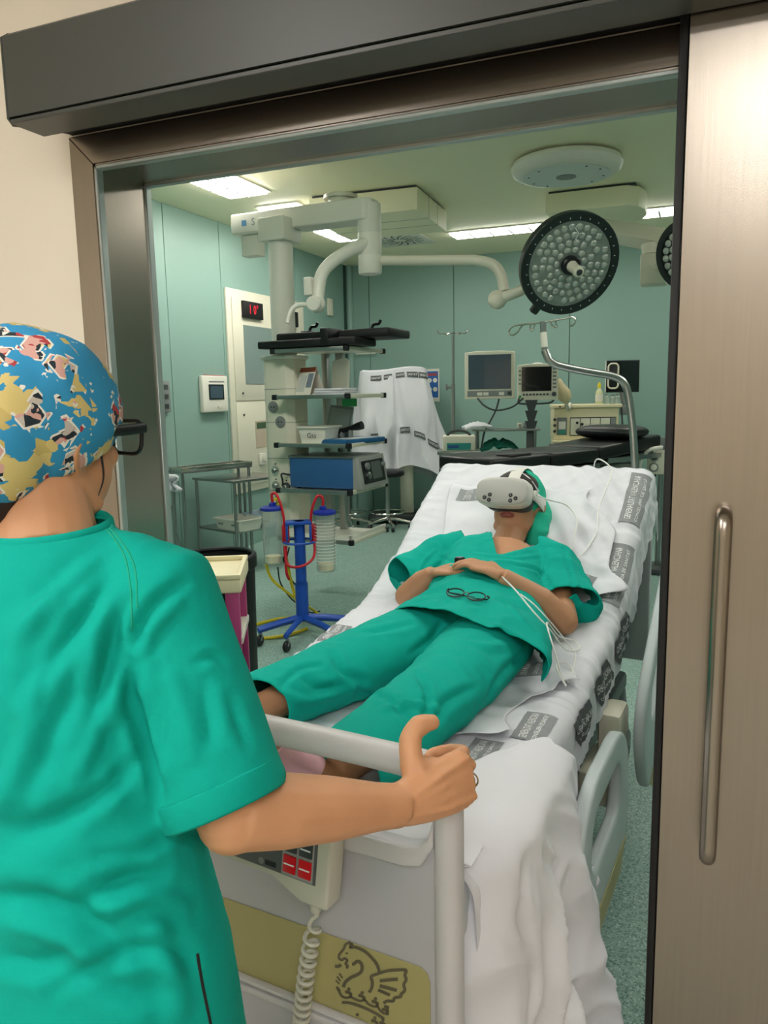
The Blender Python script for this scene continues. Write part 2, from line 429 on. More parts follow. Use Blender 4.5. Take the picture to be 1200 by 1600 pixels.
# theatre lamps
ceiling_lamp('ceiling panel light nearest the door frame top left corner', -3.57, -3.23, 4.97, 5.55, CH, M_lamp_or, 2, 4)
ceiling_lamp('ceiling panel light seen between the pendant arm and its mount', -3.57, -3.21, 5.98, 6.56, CH, M_lamp_or, 2, 4)
ceiling_lamp('ceiling panel light glimpsed under the pendant arm', -3.57, -3.21, 7.0, 7.58, CH, M_lamp_back, 2, 4)
ceiling_lamp('long ceiling strip light left of the big surgical lamp', -2.42, -1.22, 7.76, 8.02, CH, M_lamp_back, 6, 2)
ceiling_lamp('ceiling strip light at the right edge above the second surgical lamp', -0.62, 0.58, 7.62, 7.9, CH, M_lamp_back, 6, 2)
ceiling_lamp('ceiling panel light on the right hand side of the theatre', 1.1, 1.46, 5.2, 5.8, CH, M_lamp_or, 2, 4)
ceiling_lamp('ceiling panel light on the right near the entrance', 1.1, 1.46, 3.0, 3.6, CH, M_lamp_or, 2, 4)
ceiling_lamp('ceiling strip light above the entrance side of the theatre', -2.7, -1.5, 2.75, 3.05, CH, M_lamp_or, 6, 2)
ceiling_lamp('ceiling strip light just inside the sliding door', -0.7, 0.5, 2.75, 3.05, CH, M_lamp_back, 6, 2)

# ================================================================== HOSPITAL BED
BED_O = Vector((-0.772, 1.1135, 0)); BED_R = rad(-5)
BED_M = Matrix.Translation(BED_O) @ Matrix.Rotation(BED_R, 4, 'Z'); BED_I = BED_M.inverted()
def bl(px, py, d=None, **k): return BED_I @ at(px, py, d, **k)         # room point -> bed coordinates
def bl_t(px, py, t):
    """bed point seen at a place of the photograph, on the upright plane at length t"""
    c = BED_I @ Vector((0, 0, CAM_H)); p = BED_I @ at(px, py, 1.0)
    r = p - c; return c + r * ((t - c.y) / r.y)
MP = smoothpath([(0, t, z) for t, z in ((.055, .690), (.3, .697), (.6, .703), (.85, .716), (1.05, .742), (1.27, .778), (1.415, .835), (1.58, .918), (1.70, .998), (1.82, 1.073), (1.98, 1.165), (2.04, 1.198))], 8)
_mt = np.array([p.y for p in MP]); _mz = np.array([p.z for p in MP])
def mz(t): return float(np.interp(t, _mt, _mz))
HW, CR = 0.435, 0.045
def cross(v, drop):
    """arc length across the mattress -> (s, lowered by, normal s, normal up)"""
    a = abs(v); sg = 1 if v >= 0 else -1; f = HW - CR; q = CR * PI / 2
    if a <= f: return v, 0.0, 0.0, 1.0
    if a <= f + q:
        g = (a - f) / CR; return sg * (f + CR * math.sin(g)), CR * (1 - math.cos(g)), sg * math.sin(g), math.cos(g)
    return sg * HW, CR + (a - f - q), sg * 1.0, 0.0
def wrinkle(t, v):
    a = abs(v); f = HW - CR
    n1 = rd(t * 26, v * 3.0, 1.3); n2 = vn(t * 7 + v * 9, v * 7 - t * 3, 4.1)
    n3 = rd(t * 9 - v * 11, v * 4 + t * 5, 9.7)
    side = min(1, max(0, (a - f + .12) / .14))
    h = 0.0045 * side * n1 + 0.004 * n2 + 0.0035 * n3 * (1 - 0.6 * side)
    if t > 1.25:                                       # diagonal pull folds on the raised back
        k = min(1, (t - 1.25) / .3); q = math.sin((t * 1.0 + v * 1.5) * 55) * (vn(t * 5, v * 5, 2.2) + .6)
        h += 0.0055 * k * q * max(0, min(1, (v - 0.02) / .12))
    return h
def sheet_pt(t, v, off=0.008):
    z = mz(t); sl = math.atan2(mz(t + .01) - mz(t - .01), .02)
    s, dn, ns, nu = cross(v, 0)
    h = off + wrinkle(t, v)
    up = -dn + nu * h
    return (s + ns * h, t - math.sin(sl) * up, z + math.cos(sl) * up)

# ---- bed frame
M_bedg = mat('bed_grey_plastic', 'c6c4c5', 0.42, var=0.03)
M_bedg2 = mat('bed_panel_grey', 'b3b2b6', 0.45, var=0.03)
M_rail = mat('bed_rail_grey', 'b3bdbe', 0.42, var=0.03)
M_olive = mat('olive_panel', 'a79f6b', 0.45, var=0.05)
M_emblem = mat('emblem_umber', '615a45', 0.6)
bed = thing('hospital_bed', 'grey hospital bed with olive footboard panel and raised back, pushed through the doorway', 'bed', BED_O, BED_R)
fb = MB()
# footboard: bent tube hoop
hoop = [(-.43, 0, .22), (-.43, 0, .6), (-.43, 0, .86), (-.425, 0, .895), (-.405, 0, .912), (-.36, 0, .916), (-.2, 0, .918), (0, 0, .918), (.2, 0, .918), (.36, 0, .916), (.405, 0, .912), (.425, 0, .895), (.43, 0, .86), (.43, 0, .6), (.43, 0, .22)]
foot = MB().tube(smoothpath(hoop, 5), [(0.027, 0.0235)] * (14 * 5 + 1), 18, ref=(0, 1, 0)).build('footboard', M_bedg, bed)
pan = [(-.415, .25), (.415, .25), (.415, .83), (.405, .80), (.385, .782), (.36, .775), (-.36, .775), (-.385, .782), (-.405, .80), (-.415, .83)]
MB().prism(pan, lambda a, b, d: (a, d, b), -.014, .016).build('panel', M_bedg2, foot, bevel=0.006)
lip = [(.412, .84), (.402, .803), (.385, .785), (.36, .778), (-.36, .778), (-.385, .785), (-.402, .803), (-.412, .84), (-.412, .79), (-.39, .752), (-.36, .744), (.36, .744), (.39, .752), (.412, .79)]
MB().prism(lip, lambda a, b, d: (a, d, b), -.024, -.0145).build('opening_lip', M_bedg, foot, bevel=0.008, seg=3)
ol = [(-.402, .40), (.402, .40), (.402, .545), (.397, .56), (.385, .568), (-.385, .568), (-.397, .56), (-.402, .545)]
MB().prism(ol, lambda a, b, d: (a, d, b), -.0165, -.0145).build('olive_panel', M_olive, foot, bevel=0.0006, seg=1)
for z0, z1 in ((.418, .426), (.398, .412), (.315, .322)):
    MB().bb(-.402, .402, -.030, -.017, z0, z1).build('trim_strip', M_bedg, foot, bevel=0.002)
MB().bb(-.402, .402, -.024, -.0145, .26, .396).build('lower_panel', M_bedg2, foot, bevel=0.004)
# dragon and crown emblem printed on the olive panel
def epx(a, b):
    p = bl_t(500 + a / 6.0, 1440 + b / 6.0, -0.0172); return (p.x, -0.0172, p.z)
def eline(pts, wd, sm=True):
    P = [(p.x, p.y) for p in smoothpath([(a, b, 0) for a, b in pts], 4)] if sm else pts
    return ribbon(P, wd, epx)
E_ = [([(285, 190), (240, 215), (225, 250), (200, 285), (178, 315), (180, 345), (205, 360), (230, 345), (255, 365), (240, 395), (258, 415), (250, 440)], 20),
      ([(275, 205), (300, 215), (280, 240), (330, 240), (390, 262), (440, 295), (480, 335), (515, 375), (540, 420), (555, 470)], 24),
      ([(300, 400), (320, 395), (345, 375), (375, 380), (395, 420), (385, 470), (345, 500), (290, 525), (240, 565), (218, 615)], 26),
      ([(460, 665), (485, 620), (490, 565), (480, 515), (540, 490), (620, 465), (700, 455), (805, 455), (795, 500), (808, 545), (785, 590), (795, 645), (760, 680), (755, 705), (700, 715), (685, 745), (630, 745), (595, 765)], 24),
      ([(560, 555), (730, 540)], 26), ([(560, 602), (720, 645)], 26), ([(545, 640), (655, 690)], 24),
      ([(180, 485), (212, 530)], 12), ([(160, 515), (192, 558)], 12), ([(148, 550), (182, 585)], 12), ([(140, 418), (172, 420), (198, 405)], 24), ([(240, 298), (262, 298)], 14),
      ([(155, 610), (185, 670), (205, 700), (245, 715), (290, 708), (330, 730), (380, 745), (420, 735), (450, 770), (500, 795), (540, 800), (570, 840), (620, 862), (640, 790)], 18),
      ([(205, 758), (270, 762), (350, 785), (430, 815), (520, 860), (600, 912)], 22), ([(225, 790), (235, 865)], 18), ([(415, 840), (450, 950)], [14, 40]), ([(190, 650), (165, 620)], 14)]
emb = MB()
for pts, wd in E_: q = eline(pts, [v * 1.2 for v in wd] if isinstance(wd, list) else wd * 1.25, len(pts) > 2); emb.add(q.v, q.f)
for cx, cy in ((270, 665), (395, 700), (520, 755), (615, 830), (350, 905), (515, 935), (590, 955)):
    for dx, dy in ((0, 0), (-22, -6), (18, 14), (0, -32), (16, 34)): 
        q = MB().add([epx(cx + dx + 17 * math.cos(k * PI / 4), cy + dy + 17 * math.sin(k * PI / 4)) for k in range(8)], [tuple(range(8))]); emb.add(q.v, q.f)
keepf = [f for f in emb.f if all(emb.v[i][2] > .428 for i in f)]
emb.f = keepf
e = emb.build('emblem', M_emblem, foot, weld=False); e['label'] = 'umber winged dragon above a crown'
bp_ = bl_t(273, 1335, -0.016); MB().bb(bp_.x - .02, bp_.x + .016, -.0175, -.0145, bp_.z - .016, bp_.z + .016).build('sticker', M_white, foot)

# deck, chassis, wheels
MB().bb(-.41, .41, .04, 1.28, .505, .548).build('deck', M_bedg2, bed, bevel=.01)
sl = math.atan2(1.165 - .835, 1.98 - 1.415)
bk = MB().bb(-.41, .41, 0, .82, -.02, .02); bk.xf(Matrix.Translation((0, 1.33, .60)) @ Matrix.Rotation(sl, 4, 'X')); bk.build('back_deck', M_bedg2, bed, bevel=.008)
ch = MB().bb(-.36, .36, .12, 2.05, .30, .37); ch.build('chassis', M_dgrey, bed, bevel=.015)
for y_ in (.45, 1.45): MB().bb(-.30, .30, y_, y_ + .17, .36, .51).build('lift_column', M_dgrey, bed, bevel=.01)
MB().bb(.40, .50, 1.0, 1.22, .34, .44).bb(.43, .50, 1.12, 1.26, .43, .57).build('rail_arm', M_offw, bed, bevel=.02, weld=False)
for s_ in (-.36, .36):
    for t_ in (.16, 1.98):
        MB().lathe([(.02, -.022), (.068, -.022), (.075, -.012), (.075, .012), (.068, .022), (.02, .022)], 24, (s_, t_, .076), (1, 0, 0)).build('caster_wheel', M_blackpl, bed)
        MB().tube([(s_, t_, .08), (s_ * .97, t_ + .02, .16), (s_ * .95, t_ + .02, .31)], [.03, .03, .022], 12).build('caster_fork', M_grey, bed)
MB().tube(smoothpath([(.36, -.0, .33), (.47, .03, .30), (.485, .10, .30), (.42, .16, .33)], 5), .036, 14).build('corner_bumper', M_bedg, bed)
MB().tube(smoothpath([(-.36, -.0, .33), (-.47, .03, .30), (-.485, .10, .30), (-.42, .16, .33)], 5), .036, 14).build('corner_bumper', M_bedg, bed)
MB().bb(-.43, .43, 2.10, 2.13, .40, .98).build('headboard', M_bedg2, bed, bevel=.012)
# side rails, lowered: foot end then head end
def rail_plate(name, outline, s0, M=None, hole=None, stripe=None):
    y = MB(); n = len(outline)
    if hole:                                          # ring between outline and hole, same number of points
        V = [(s0, a, b) for a, b in outline] + [(s0, a, b) for a, b in hole] + [(s0 + .034, a, b) for a, b in outline] + [(s0 + .034, a, b) for a, b in hole]
        F = []
        for i in range(n):
            j = (i + 1) % n
            F += [(i, j, n + j, n + i), (2 * n + i, 3 * n + i, 3 * n + j, 2 * n + j), (i, 2 * n + i, 2 * n + j, j), (n + i, n + j, 3 * n + j, 3 * n + i)]
        y.add(V, F)
    else:
        y.prism(outline, lambda a, b, d: (d, a, b), s0, s0 + .034)
    if M: y.xf(M)
    r = y.build(name, M_rail, bed, bevel=.011, seg=3)
    if stripe:
        q = MB().prism(stripe, lambda a, b, d: (d, a, b), s0 + .0345, s0 + .0365)
        if M: q.xf(M)
        q.build('olive_stripe', M_olive, r)
    return r
def ringpts(w, h, r, cx, cy, n=6): return rrect(w, h, r, n, cx, cy)
o1 = [(p[0], p[1]) for p in ringpts(.60, .44, .20, .745, .41)]; h1 = ringpts(.34, .15, .06, .745, .475)
rail_plate('side_rail', o1, .505, None, h1, [(.56, .215), (.93, .215), (1.0, .28), (.49, .28)])
o2 = ringpts(.80, .42, .17, 0, 0); h2 = ringpts(.50, .13, .06, 0, .08)
RM = Matrix.Translation((0, 1.52, .60)) @ Matrix.Rotation(sl * 1.05, 4, 'X')
rail_plate('side_rail', o2, .53, RM, h2, [(-.33, -.19), (.30, -.19), (.36, -.12), (-.37, -.12)])
rail_plate('side_rail', o1, -.54, None, h1)
rail_plate('side_rail', o2, -.50, Matrix.Translation((0, 1.55, .42)), h2)

# infusion pole on the bed head
PD = 3.07
pp = [bl(*p, PD) for p in ((993.5, 746), (988.7, 670), (982.5, 622), (975, 599), (958, 588), (914, 580), (872, 571), (857, 562), (851, 547), (849.5, 527), (848, 503))]
ip = thing('infusion_pole', 'bent steel infusion pole rising from the head of the bed', 'infusion pole', BED_O, BED_R)
base = Vector((pp[0].x + .004, pp[0].y, .42))
MB().tube([base] + [pp[0]] + smoothpath(pp[1:8], 5) + [pp[8]], .0155, 14).build('pole', M_steel, ip)
MB().tube(pp[8:], .0125, 14).build('upper_tube', M_steel, ip)
MB().cyl(pp[0] - Vector((0, 0, .03)), pp[0] + Vector((0, 0, .006)), .034, .028).build('socket_collar', M_blackpl, ip)
MB().cyl(pp[8] + (pp[9] - pp[8]) * .2, pp[9] + (pp[10] - pp[9]) * .3, .0138).build('paper_label', M_white, ip)
hk = MB()
c0 = pp[10]
def hook(q): return smoothpath([bl(*p, PD) for p in q], 4)
for q in ([(848, 504), (818, 507), (802, 510), (795, 518), (800, 524), (808, 520), (815, 510), (822, 506)], [(848, 504), (883, 498), (895, 496), (899, 501), (896, 508), (890, 509)],
          [(840, 505), (830, 507), (828, 513), (831, 517), (834, 511), (836, 506)], [(860, 502), (862, 508), (867, 512), (870, 510), (868, 501)]):
    hk = MB().tube(hook(q), .0035, 8); hk.build('bag_hook', M_chrome, ip)

# mattress
mt_ = thing('mattress', 'thick mattress under the white sheets on the bed', 'mattress', BED_O, BED_R)
def mat_pt(i, j):
    t = .06 + 1.965 * i
    z = mz(t); s_ = math.atan2(mz(t + .01) - mz(t - .01), .02); a = 2 * PI * j + PI
    W2, H2, rr_ = HW - .004, .07, .045
    # rounded rectangle section
    pts = SEC; k = int(round(j * len(pts))) % len(pts); x, h = pts[k]
    return (x, t - math.sin(s_) * (h - .07), z + math.cos(s_) * (h - .07))
SEC = rrect(2 * (HW - .004), .14, .045, 6)
gm = MB(); NU = 60; n_ = len(SEC)
gm.v = [mat_pt(i / NU, k / n_) for i in range(NU + 1) for k in range(n_)]
gm.f = [(i * n_ + k, i * n_ + (k + 1) % n_, (i + 1) * n_ + (k + 1) % n_, (i + 1) * n_ + k) for i in range(NU) for k in range(n_)] + [tuple(range(n_)), tuple(NU * n_ + k for k in range(n_))]
gm.build('foam_core', mat('mattress_cover', 'c9cdd0', 0.7), mt_)

# fitted sheet
sh = thing('fitted_sheet', 'white printed sheet stretched over the bed mattress', 'sheet', BED_O, BED_R)
VX = .60
def fs_pt(i, j):
    t = .07 + 1.955 * i; v = -VX + 2 * VX * j
    return sheet_pt(t, v)
MB().grid(fs_pt, 400, 230).build('cotton_sheet', M_cloth, sh)
def endcap(i, j):
    v = -VX + 2 * VX * j; p = Vector(sheet_pt(2.025, v)); 
    q = Vector((p.x * .985, p.y + .035 * math.sin(i * PI / 2) + .06 * i, p.z - .03 * (1 - math.cos(i * PI / 2)) - .12 * i * i)); return q
MB().grid(endcap, 8, 80).build('sheet_head_fold', M_cloth, sh)
def bilin(q, a, b):
    (t0, v0), (t1, v1), (t2, v2), (t3, v3) = q
    return ((t0 * (1 - a) + t1 * a) * (1 - b) + (t3 * (1 - a) + t2 * a) * b, (v0 * (1 - a) + v1 * a) * (1 - b) + (v3 * (1 - a) + v2 * a) * b)
def band(parent, q, m, txt=('GENERALITAT VALENCIANA', 'CONSELLERIA DE SANITAT'), off=.0105, fn=sheet_pt, lm=None):
    """q: corners (far left, far right, near right, near left) in sheet coordinates; text runs from near to far"""
    MB().grid(lambda i, j: fn(*bilin(q, j, i), off), 30, 12).build('printed_band', m, parent)
    Ln = .26; Wd = .062
    for k, (tx, sz, yy) in enumerate(((txt[0], .30, .62), (txt[1], .13, .27))):
        vs, fs = text_mesh(tx, 1.0); xs = [v[0] for v in vs]; wd_ = max(xs) - min(xs)
        kx = .86 / wd_; ky = sz * 1.3
        def f(a, b, yy=yy, kx=kx, ky=ky):
            u_ = .5 + a * kx; w_ = yy + b * ky
            return fn(*bilin(q, 1 - w_, 1 - u_), off + .0016)
        MB().add([f(a, b) for a, b in vs], fs).build('lettering', lm or M_letter, parent, weld=False)
band(sh, [(1.99, .365), (1.99, .435), (1.735, .435), (1.735, .365)], M_print)
band(sh, [(1.65, .365), (1.65, .435), (1.39, .435), (1.39, .365)], M_print)
band(sh, [(1.42, .465), (1.47, .565), (1.30, .565), (1.25, .465)], M_printd, off=.0135)
band(sh, [(1.16, .455), (1.24, .555), (1.06, .555), (.98, .455)], M_printd, off=.0135)
band(sh, [(.90, .445), (.97, .535), (.82, .535), (.75, .445)], M_printd, off=.0135)
band(sh, [(.71, .345), (.71, .415), (.57, .415), (.57, .345)], M_print)
band(sh, [(.535, .275), (.535, .345), (.40, .345), (.40, .275)], M_print)
band(sh, [(.90, -.40), (.90, -.33), (.74, -.33), (.74, -.40)], M_print)
band(sh, [(.69, -.38), (.69, -.31), (.54, -.31), (.54, -.38)], M_print)
band(sh, [(1.05, -.41), (1.05, -.34), (.94, -.34), (.94, -.41)], M_print)

# loose draw sheet under the patient
ds = thing('draw_sheet', 'crumpled white draw sheet lying loose under the person on the bed', 'sheet', BED_O, BED_R)
def ds_edge(t): return .33 + .05 * math.sin(t * 9 + .6) + .03 * math.sin(t * 23) + .02 * vn(t * 14, .5, .5)
def ds_map(t, v, off=.0):
    x = v; k = max(0, (abs(x) - .12)) / .25
    r = rd(t * 8 + x * 4, x * 6, 5.5); r2 = vn(t * 15, x * 12, 7.5)
    lift = .012 + .016 * min(1, k) * (r * .6 + .5) + .006 * r2
    if x > 0: lift += .02 * max(0, math.sin(t * 14 + 1.0)) * max(0, min(1, (x - .2) / .15))
    if x > .15: lift *= 1 - .75 * math.exp(-((t - 1.22) / .16) ** 2)
    return sheet_pt(t, x, off + max(.007, lift))
def ds_pt(i, j):
    t = .60 + 1.28 * i; e_ = ds_edge(t); v = -.29 - .03 * math.sin(t * 11) + (e_ + .29) * j
    if i < .2: t -= .10 * (1 - i / .2) * (1 - abs(j - .75))
    return ds_map(t, v)
MB().grid(ds_pt, 150, 90).build('cotton_sheet', M_cloth, ds, solid=.0015)
band(ds, [(.93, .24), (.93, .345), (.87, .345), (.87, .24)], M_print, off=.0025, fn=ds_map)
band(ds, [(1.86, -.28), (1.86, -.16), (1.80, -.16), (1.80, -.28)], M_print, off=.0025, fn=ds_map)
band(ds, [(1.50, .24), (1.50, .345), (1.44, .345), (1.44, .24)], M_print, off=.0025, fn=ds_map)

# top sheet bunched at the foot and hanging over the right side
tsheet = thing('hanging_sheet', 'plain white sheet hanging off the foot corner of the bed', 'sheet', BED_O, BED_R)
EDGE = .455
def hs_pt(i, j):
    """i along the bed (0 foot .. 1), j from the middle of the bed over the edge and down"""
    L = j * 1.28                                   # cloth length
    top = .50
    if L < top:
        s_ = -.06 + L; g_ = max(0, min(1, (L - .34) / .16)); tt = .075 + (.27 + .23 * g_ * g_ * (3 - 2 * g_) + .02 * math.sin(L * 14)) * i
        r = rd(tt * 7 + s_ * 5, s_ * 5, 3.3); r2 = vn(tt * 16, s_ * 14, 3.3)
        h = .026 + .012 * (r * .5 + .5) + .005 * r2
        if s_ > .34:
            k = (s_ - .34) / .10; return (s_, tt, mz(tt) + h * (1 - k) + .028 * k - .012 * k * k)
        return (s_, tt, mz(tt) + h)
    D = L - top                                    # length below the edge
    g = min(1, D / .05)
    k = D / .78
    t0 = .075 - .02 * k; t1 = .575 + .08 * math.sin(k * 2.2) - .03 * k
    tt = t0 + (t1 - t0) * i
    fold = math.sin(i * 17 + 2.2 * k + .9 * math.sin(k * 5)) * (.014 + .034 * k) + rd(i * 5 + k * 2.5, k * 3.5, 6.1) * .022 * min(1, k * 3) + rd(i * 9 - k * 4, k * 6, 2.1) * .008
    s_ = .44 + .05 * math.sin(g * PI / 2) + .075 * k + fold * (.5 + .5 * k) * min(1, D / .12)
    dn = D * (1 - .05 * k)
    if i < .16: q_ = (1 - i / .16) ** 1.5; s_ -= (.10 + .06 * k) * q_; tt -= .02 * q_
    zt = mz(tt) + .036
    return (s_, tt + .01 * math.sin(j * 30 + i * 7), zt - .02 - dn * .84 if D > .05 else zt - .02 - D * .84)
MB().grid(hs_pt, 90, 170).build('cotton_sheet', M_cloth, tsheet, solid=.0015)

# handset clipped on the footboard
hs = thing('bed_handset', 'grey bed remote with red buttons hung on the footboard', 'remote', BED_O, BED_R)
hM = Matrix.Translation((.112, -.055, .770)) @ Matrix.Rotation(rad(3), 4, 'Y') @ Matrix.Rotation(rad(-6), 4, 'X')
def hbox(x0, x1, z0, z1, y0, y1, name, m, par, bevel=0.002):
    return MB().bb(x0, x1, y0, y1, z0, z1).xf(hM).build(name, m, par, bevel=bevel)
M_hs = mat('handset_shell', 'c3c1b2', 0.45, var=0.03)
body = MB().prism([(-.142, -.072), (.03, -.072), (.09, -.098), (.142, -.098), (.142, .072), (-.142, .072)], lambda a, b, d: (a, d, b), -.018, .03).xf(hM).build('shell', M_hs, hs, bevel=.006, seg=3)
hbox(-.130, .118, -.060, .062, -.0195, -.018, 'keypad', mat('keypad_grey', '5a5d5e', 0.5), hs, .0004)
hbox(.052, .113, -.078 + .02, .055, -.0205, -.0196, 'button_field', mat('button_field_grey', '9c9d9c', 0.5), hs, .0003)
M_btn = mat('red_button', 'd6121f', 0.35)
for cx in (.068, .098):
    b_ = hbox(cx - .0125, cx + .0125, -.052, -.022, -.024, -.0206, 'button', M_btn, hs, .0012); hbox(cx - .010, cx + .010, -.038, -.0355, -.0245, -.0242, 'mark', M_letter, b_, 0)
    b_ = hbox(cx - .0125, cx + .0125, -.016, .012, -.024, -.0206, 'button', M_dgrey, hs, .0012); hbox(cx - .010, cx + .010, -.004, -.0015, -.0245, -.0242, 'mark', M_letter, b_, 0)
    hbox(cx - .0125, cx + .0125, .018, .046, -.024, -.0206, 'button', M_dgrey, hs, .0012)
for cx in (-.055, -.022):
    for zz, sg in ((-.03, -1), (.02, 1)):
        MB().prism([(cx - .011, zz), (cx + .011, zz), (cx, zz + sg * .016)], lambda a, b, d: (a, d, b), -.0225, -.0196).xf(hM).build('arrow_button', M_white, hs)
for cx, zz in ((-.118, -.043), (.022, -.05)):
    hbox(cx - .004, cx + .018, zz - .004, zz + .005, -.0199, -.0196, 'symbol', M_blackpl, hs, 0)
    MB().add([tuple(hM @ Vector((cx - .012 + .006 * math.cos(a * PI / 4), -.0199, zz + .006 * math.sin(a * PI / 4)))) for a in range(8)], [tuple(range(8))]).build('symbol', M_grey, hs)
cp0 = hM @ Vector((.108, .006, -.098))
MB().cyl(cp0 + Vector((0, 0, .006)), cp0 - Vector((0.002, 0, .022)), .012, .009, 12).build('cable_gland', M_hs, hs)
coil = []
cA = cp0 - Vector((0, 0, .02)); cB = Vector((cA.x - .045, cA.y - .01, cA.z - .40)); TURNS = 26
for k in range(TURNS * 14 + 1):
    f = k / (TURNS * 14.0); g = f ** .72 if f < 1 else 1
    c = cA.lerp(cB, g) + Vector((-.012 * math.sin(g * PI), 0, 0)); a = 2 * PI * f * TURNS; rr_ = .0125 * min(1, f * 30)
    coil.append(c + Vector((math.cos(a) * rr_, math.sin(a) * rr_, 0)))
MB().tube(coil, .0036, 8).build('coiled_cord', M_hs, hs)

# ================================================================== PEOPLE
def frame(o, x, y):
    """4x4 with the given x and (roughly) y axes"""
    x = Vector(x).normalized(); y = Vector(y); y = (y - x * y.dot(x)).normalized(); z = x.cross(y)
    return Matrix([[x.x, y.x, z.x, o[0]], [x.y, y.y, z.y, o[1]], [x.z, y.z, z.z, o[2]], [0, 0, 0, 1]])
def head_pieces(mb, H):
    """H: head frame, x to the person's right side of the picture, y forward, z to the crown"""
    q = MB()
    q.ell((0, -.012, .028), (.074, .095, .088), 28)                # skull
    q.ell((0, .028, -.032), (.067, .060, .084), 24)                # face
    q.ell((0, .048, -.083), (.036, .034, .030), 18)                # chin
    q.tube([(-.052, .0, -.045), (-.048, .03, -.080), (0, .062, -.102), (.048, .03, -.080), (.052, .0, -.045)], [.018, .020, .020, .020, .018], 10)  # jaw
    q.tube([(0, .082, .028), (0, .096, 0), (0, .105, -.018)], [.008, .010, .013], 10)   # nose
    q.ell((.010, .097, -.021), (.008, .010, .007), 10); q.ell((-.010, .097, -.021), (.008, .010, .007), 10)
    q.tube([(-.040, .068, .036), (0, .080, .038), (.040, .068, .036)], [.010, .012, .010], 10)      # brow
    for sx in (-1, 1):
        q.ell((sx * .036, .066, -.018), (.020, .016, .018), 12)    # cheek
        ear = frame((sx * .072, -.006, -.014), (0, 1, .15), (sx * .35, -.2, 1))
        q.ell((0, 0, 0), (.005, .005, .005), 6)
        E_ = MB().tube(smoothpath([(.012, -.020, 0), (.014, .0, .004 * sx), (.006, .022, .008 * sx), (-.010, .026, .012 * sx), (-.020, .010, .014 * sx), (-.016, -.010, .012 * sx), (-.004, -.026, .006 * sx)], 4), .0052, 8)
        E_.ell((-.002, .002, .002 * sx), (.015, .022, .006), 12); E_.ell((.0, -.024, .004 * sx), (.008, .009, .006), 10)
        E_.xf(ear); q.add(E_.v, E_.f)
    q.tube([(-.022, .078, -.052), (0, .087, -.050), (.022, .078, -.052)], [.007, .009, .007], 8)
    q.xf(H); mb.add(q.v, q.f)
def face_parts(H, par, lipmat):
    for z_, n_ in ((-.0455, 'upper_lip'), (-.056, 'lower_lip')):
        P = [(-.024, .081, -.0525), (-.012, .0925, z_ - .0015), (0, .0955, z_), (.012, .0925, z_ - .0015), (.024, .081, -.0525)]
        MB().tube(smoothpath(P, 4), [.0012] + [.0042] * 15 + [.0012], 8).xf(H).build(n_, lipmat, par)
    for sx in (-1, 1):
        e_ = MB().ell((sx * .031, .074, .012), (.0125, .0125, .0105), 16).xf(H).build('eye', M_letter, par)
        MB().ell((sx * .031, .0845, .012), (.0055, .003, .0055), 12).xf(H).build('iris', M_hair, e_)
        MB().tube([tuple(H @ Vector(p)) for p in ((sx * .016, .084, .036), (sx * .03, .0815, .040), (sx * .046, .070, .036))], [.002, .003, .0015], 8).build('eyebrow', M_hair, par)
def finger(mb, pts, r0, r1):
    n = len(pts); P = smoothpath(pts, 4); m = len(P)
    rr = [r0 + (r1 - r0) * i / (m - 1) for i in range(m)]; rr[-1] *= .75
    for k in range(1, n - 1): rr[k * 4] *= 1.07
    mb.tube(P, rr, 10); mb.ell(P[-1], (r1 * .95,) * 3, 10); mb.ell(P[0], (r0,) * 3, 10)
def cloth(me, terms, mask=None):
    """push a cloth surface along its normals by ridged folds: terms of (3x3 rows, amplitude, seed)"""
    a, n = getv(me); d = np.zeros(len(a))
    for A, amp, seed in terms:
        q = a @ np.array(A).T + seed
        wv = ridge(q); d += amp * (wv if mask is None else wv * mask(a))
    setv(me, a + n * d[:, None])

from mathutils.bvhtree import BVHTree
def creases(me, M, strokes):
    """fold lines of a cloth: each a polyline over the surface as the photograph shows it, with a width and a signed depth"""
    a, nrm = getv(me); I = M.inverted(); eye = I @ Vector((0, 0, CAM_H))
    bm = bmesh.new(); bm.from_mesh(me); tree = BVHTree.FromBMesh(bm); bm.free()
    d = np.zeros(len(a))
    for pts, wd, dep in strokes:
        Q = []
        for p in smoothpath([(x, y, 0) for x, y in pts], 10):
            r = (I @ at(p.x, p.y, 1.0)) - eye; h = tree.ray_cast(eye, r.normalized())
            if h[0] is not None: Q.append(h[0])
        if len(Q) < 3: continue
        Q = np.array(Q); n = len(Q); near = np.where(np.min(np.abs(a - Q.mean(0)).max(1)[:, None], axis=1) < 1)[0]
        lo, hi = Q.min(0) - wd * 3, Q.max(0) + wd * 3
        sel = np.where(np.all((a > lo) & (a < hi), axis=1))[0]
        if not len(sel): continue
        D = np.linalg.norm(a[sel][:, None, :] - Q[None, :, :], axis=2); k = D.argmin(1); m = D.min(1)
        taper = np.sin(np.clip((k + 1) / (n + 1), 0, 1) * math.pi) ** .5
        wd = wd * .72
        d[sel] += dep * taper * (np.exp(-(m / wd) ** 2) - .45 * np.exp(-((m - 1.7 * wd) / wd) ** 2))
    setv(me, a + nrm * d[:, None])
def shot(M, c):
    """place in the photograph of a point"""
    p = M @ Vector(c); q = CAM_M.T @ np.array([p.x, p.y, p.z - CAM_H]); return 600 + CF * q[0] / -q[2], 800 - CF * q[1] / -q[2]
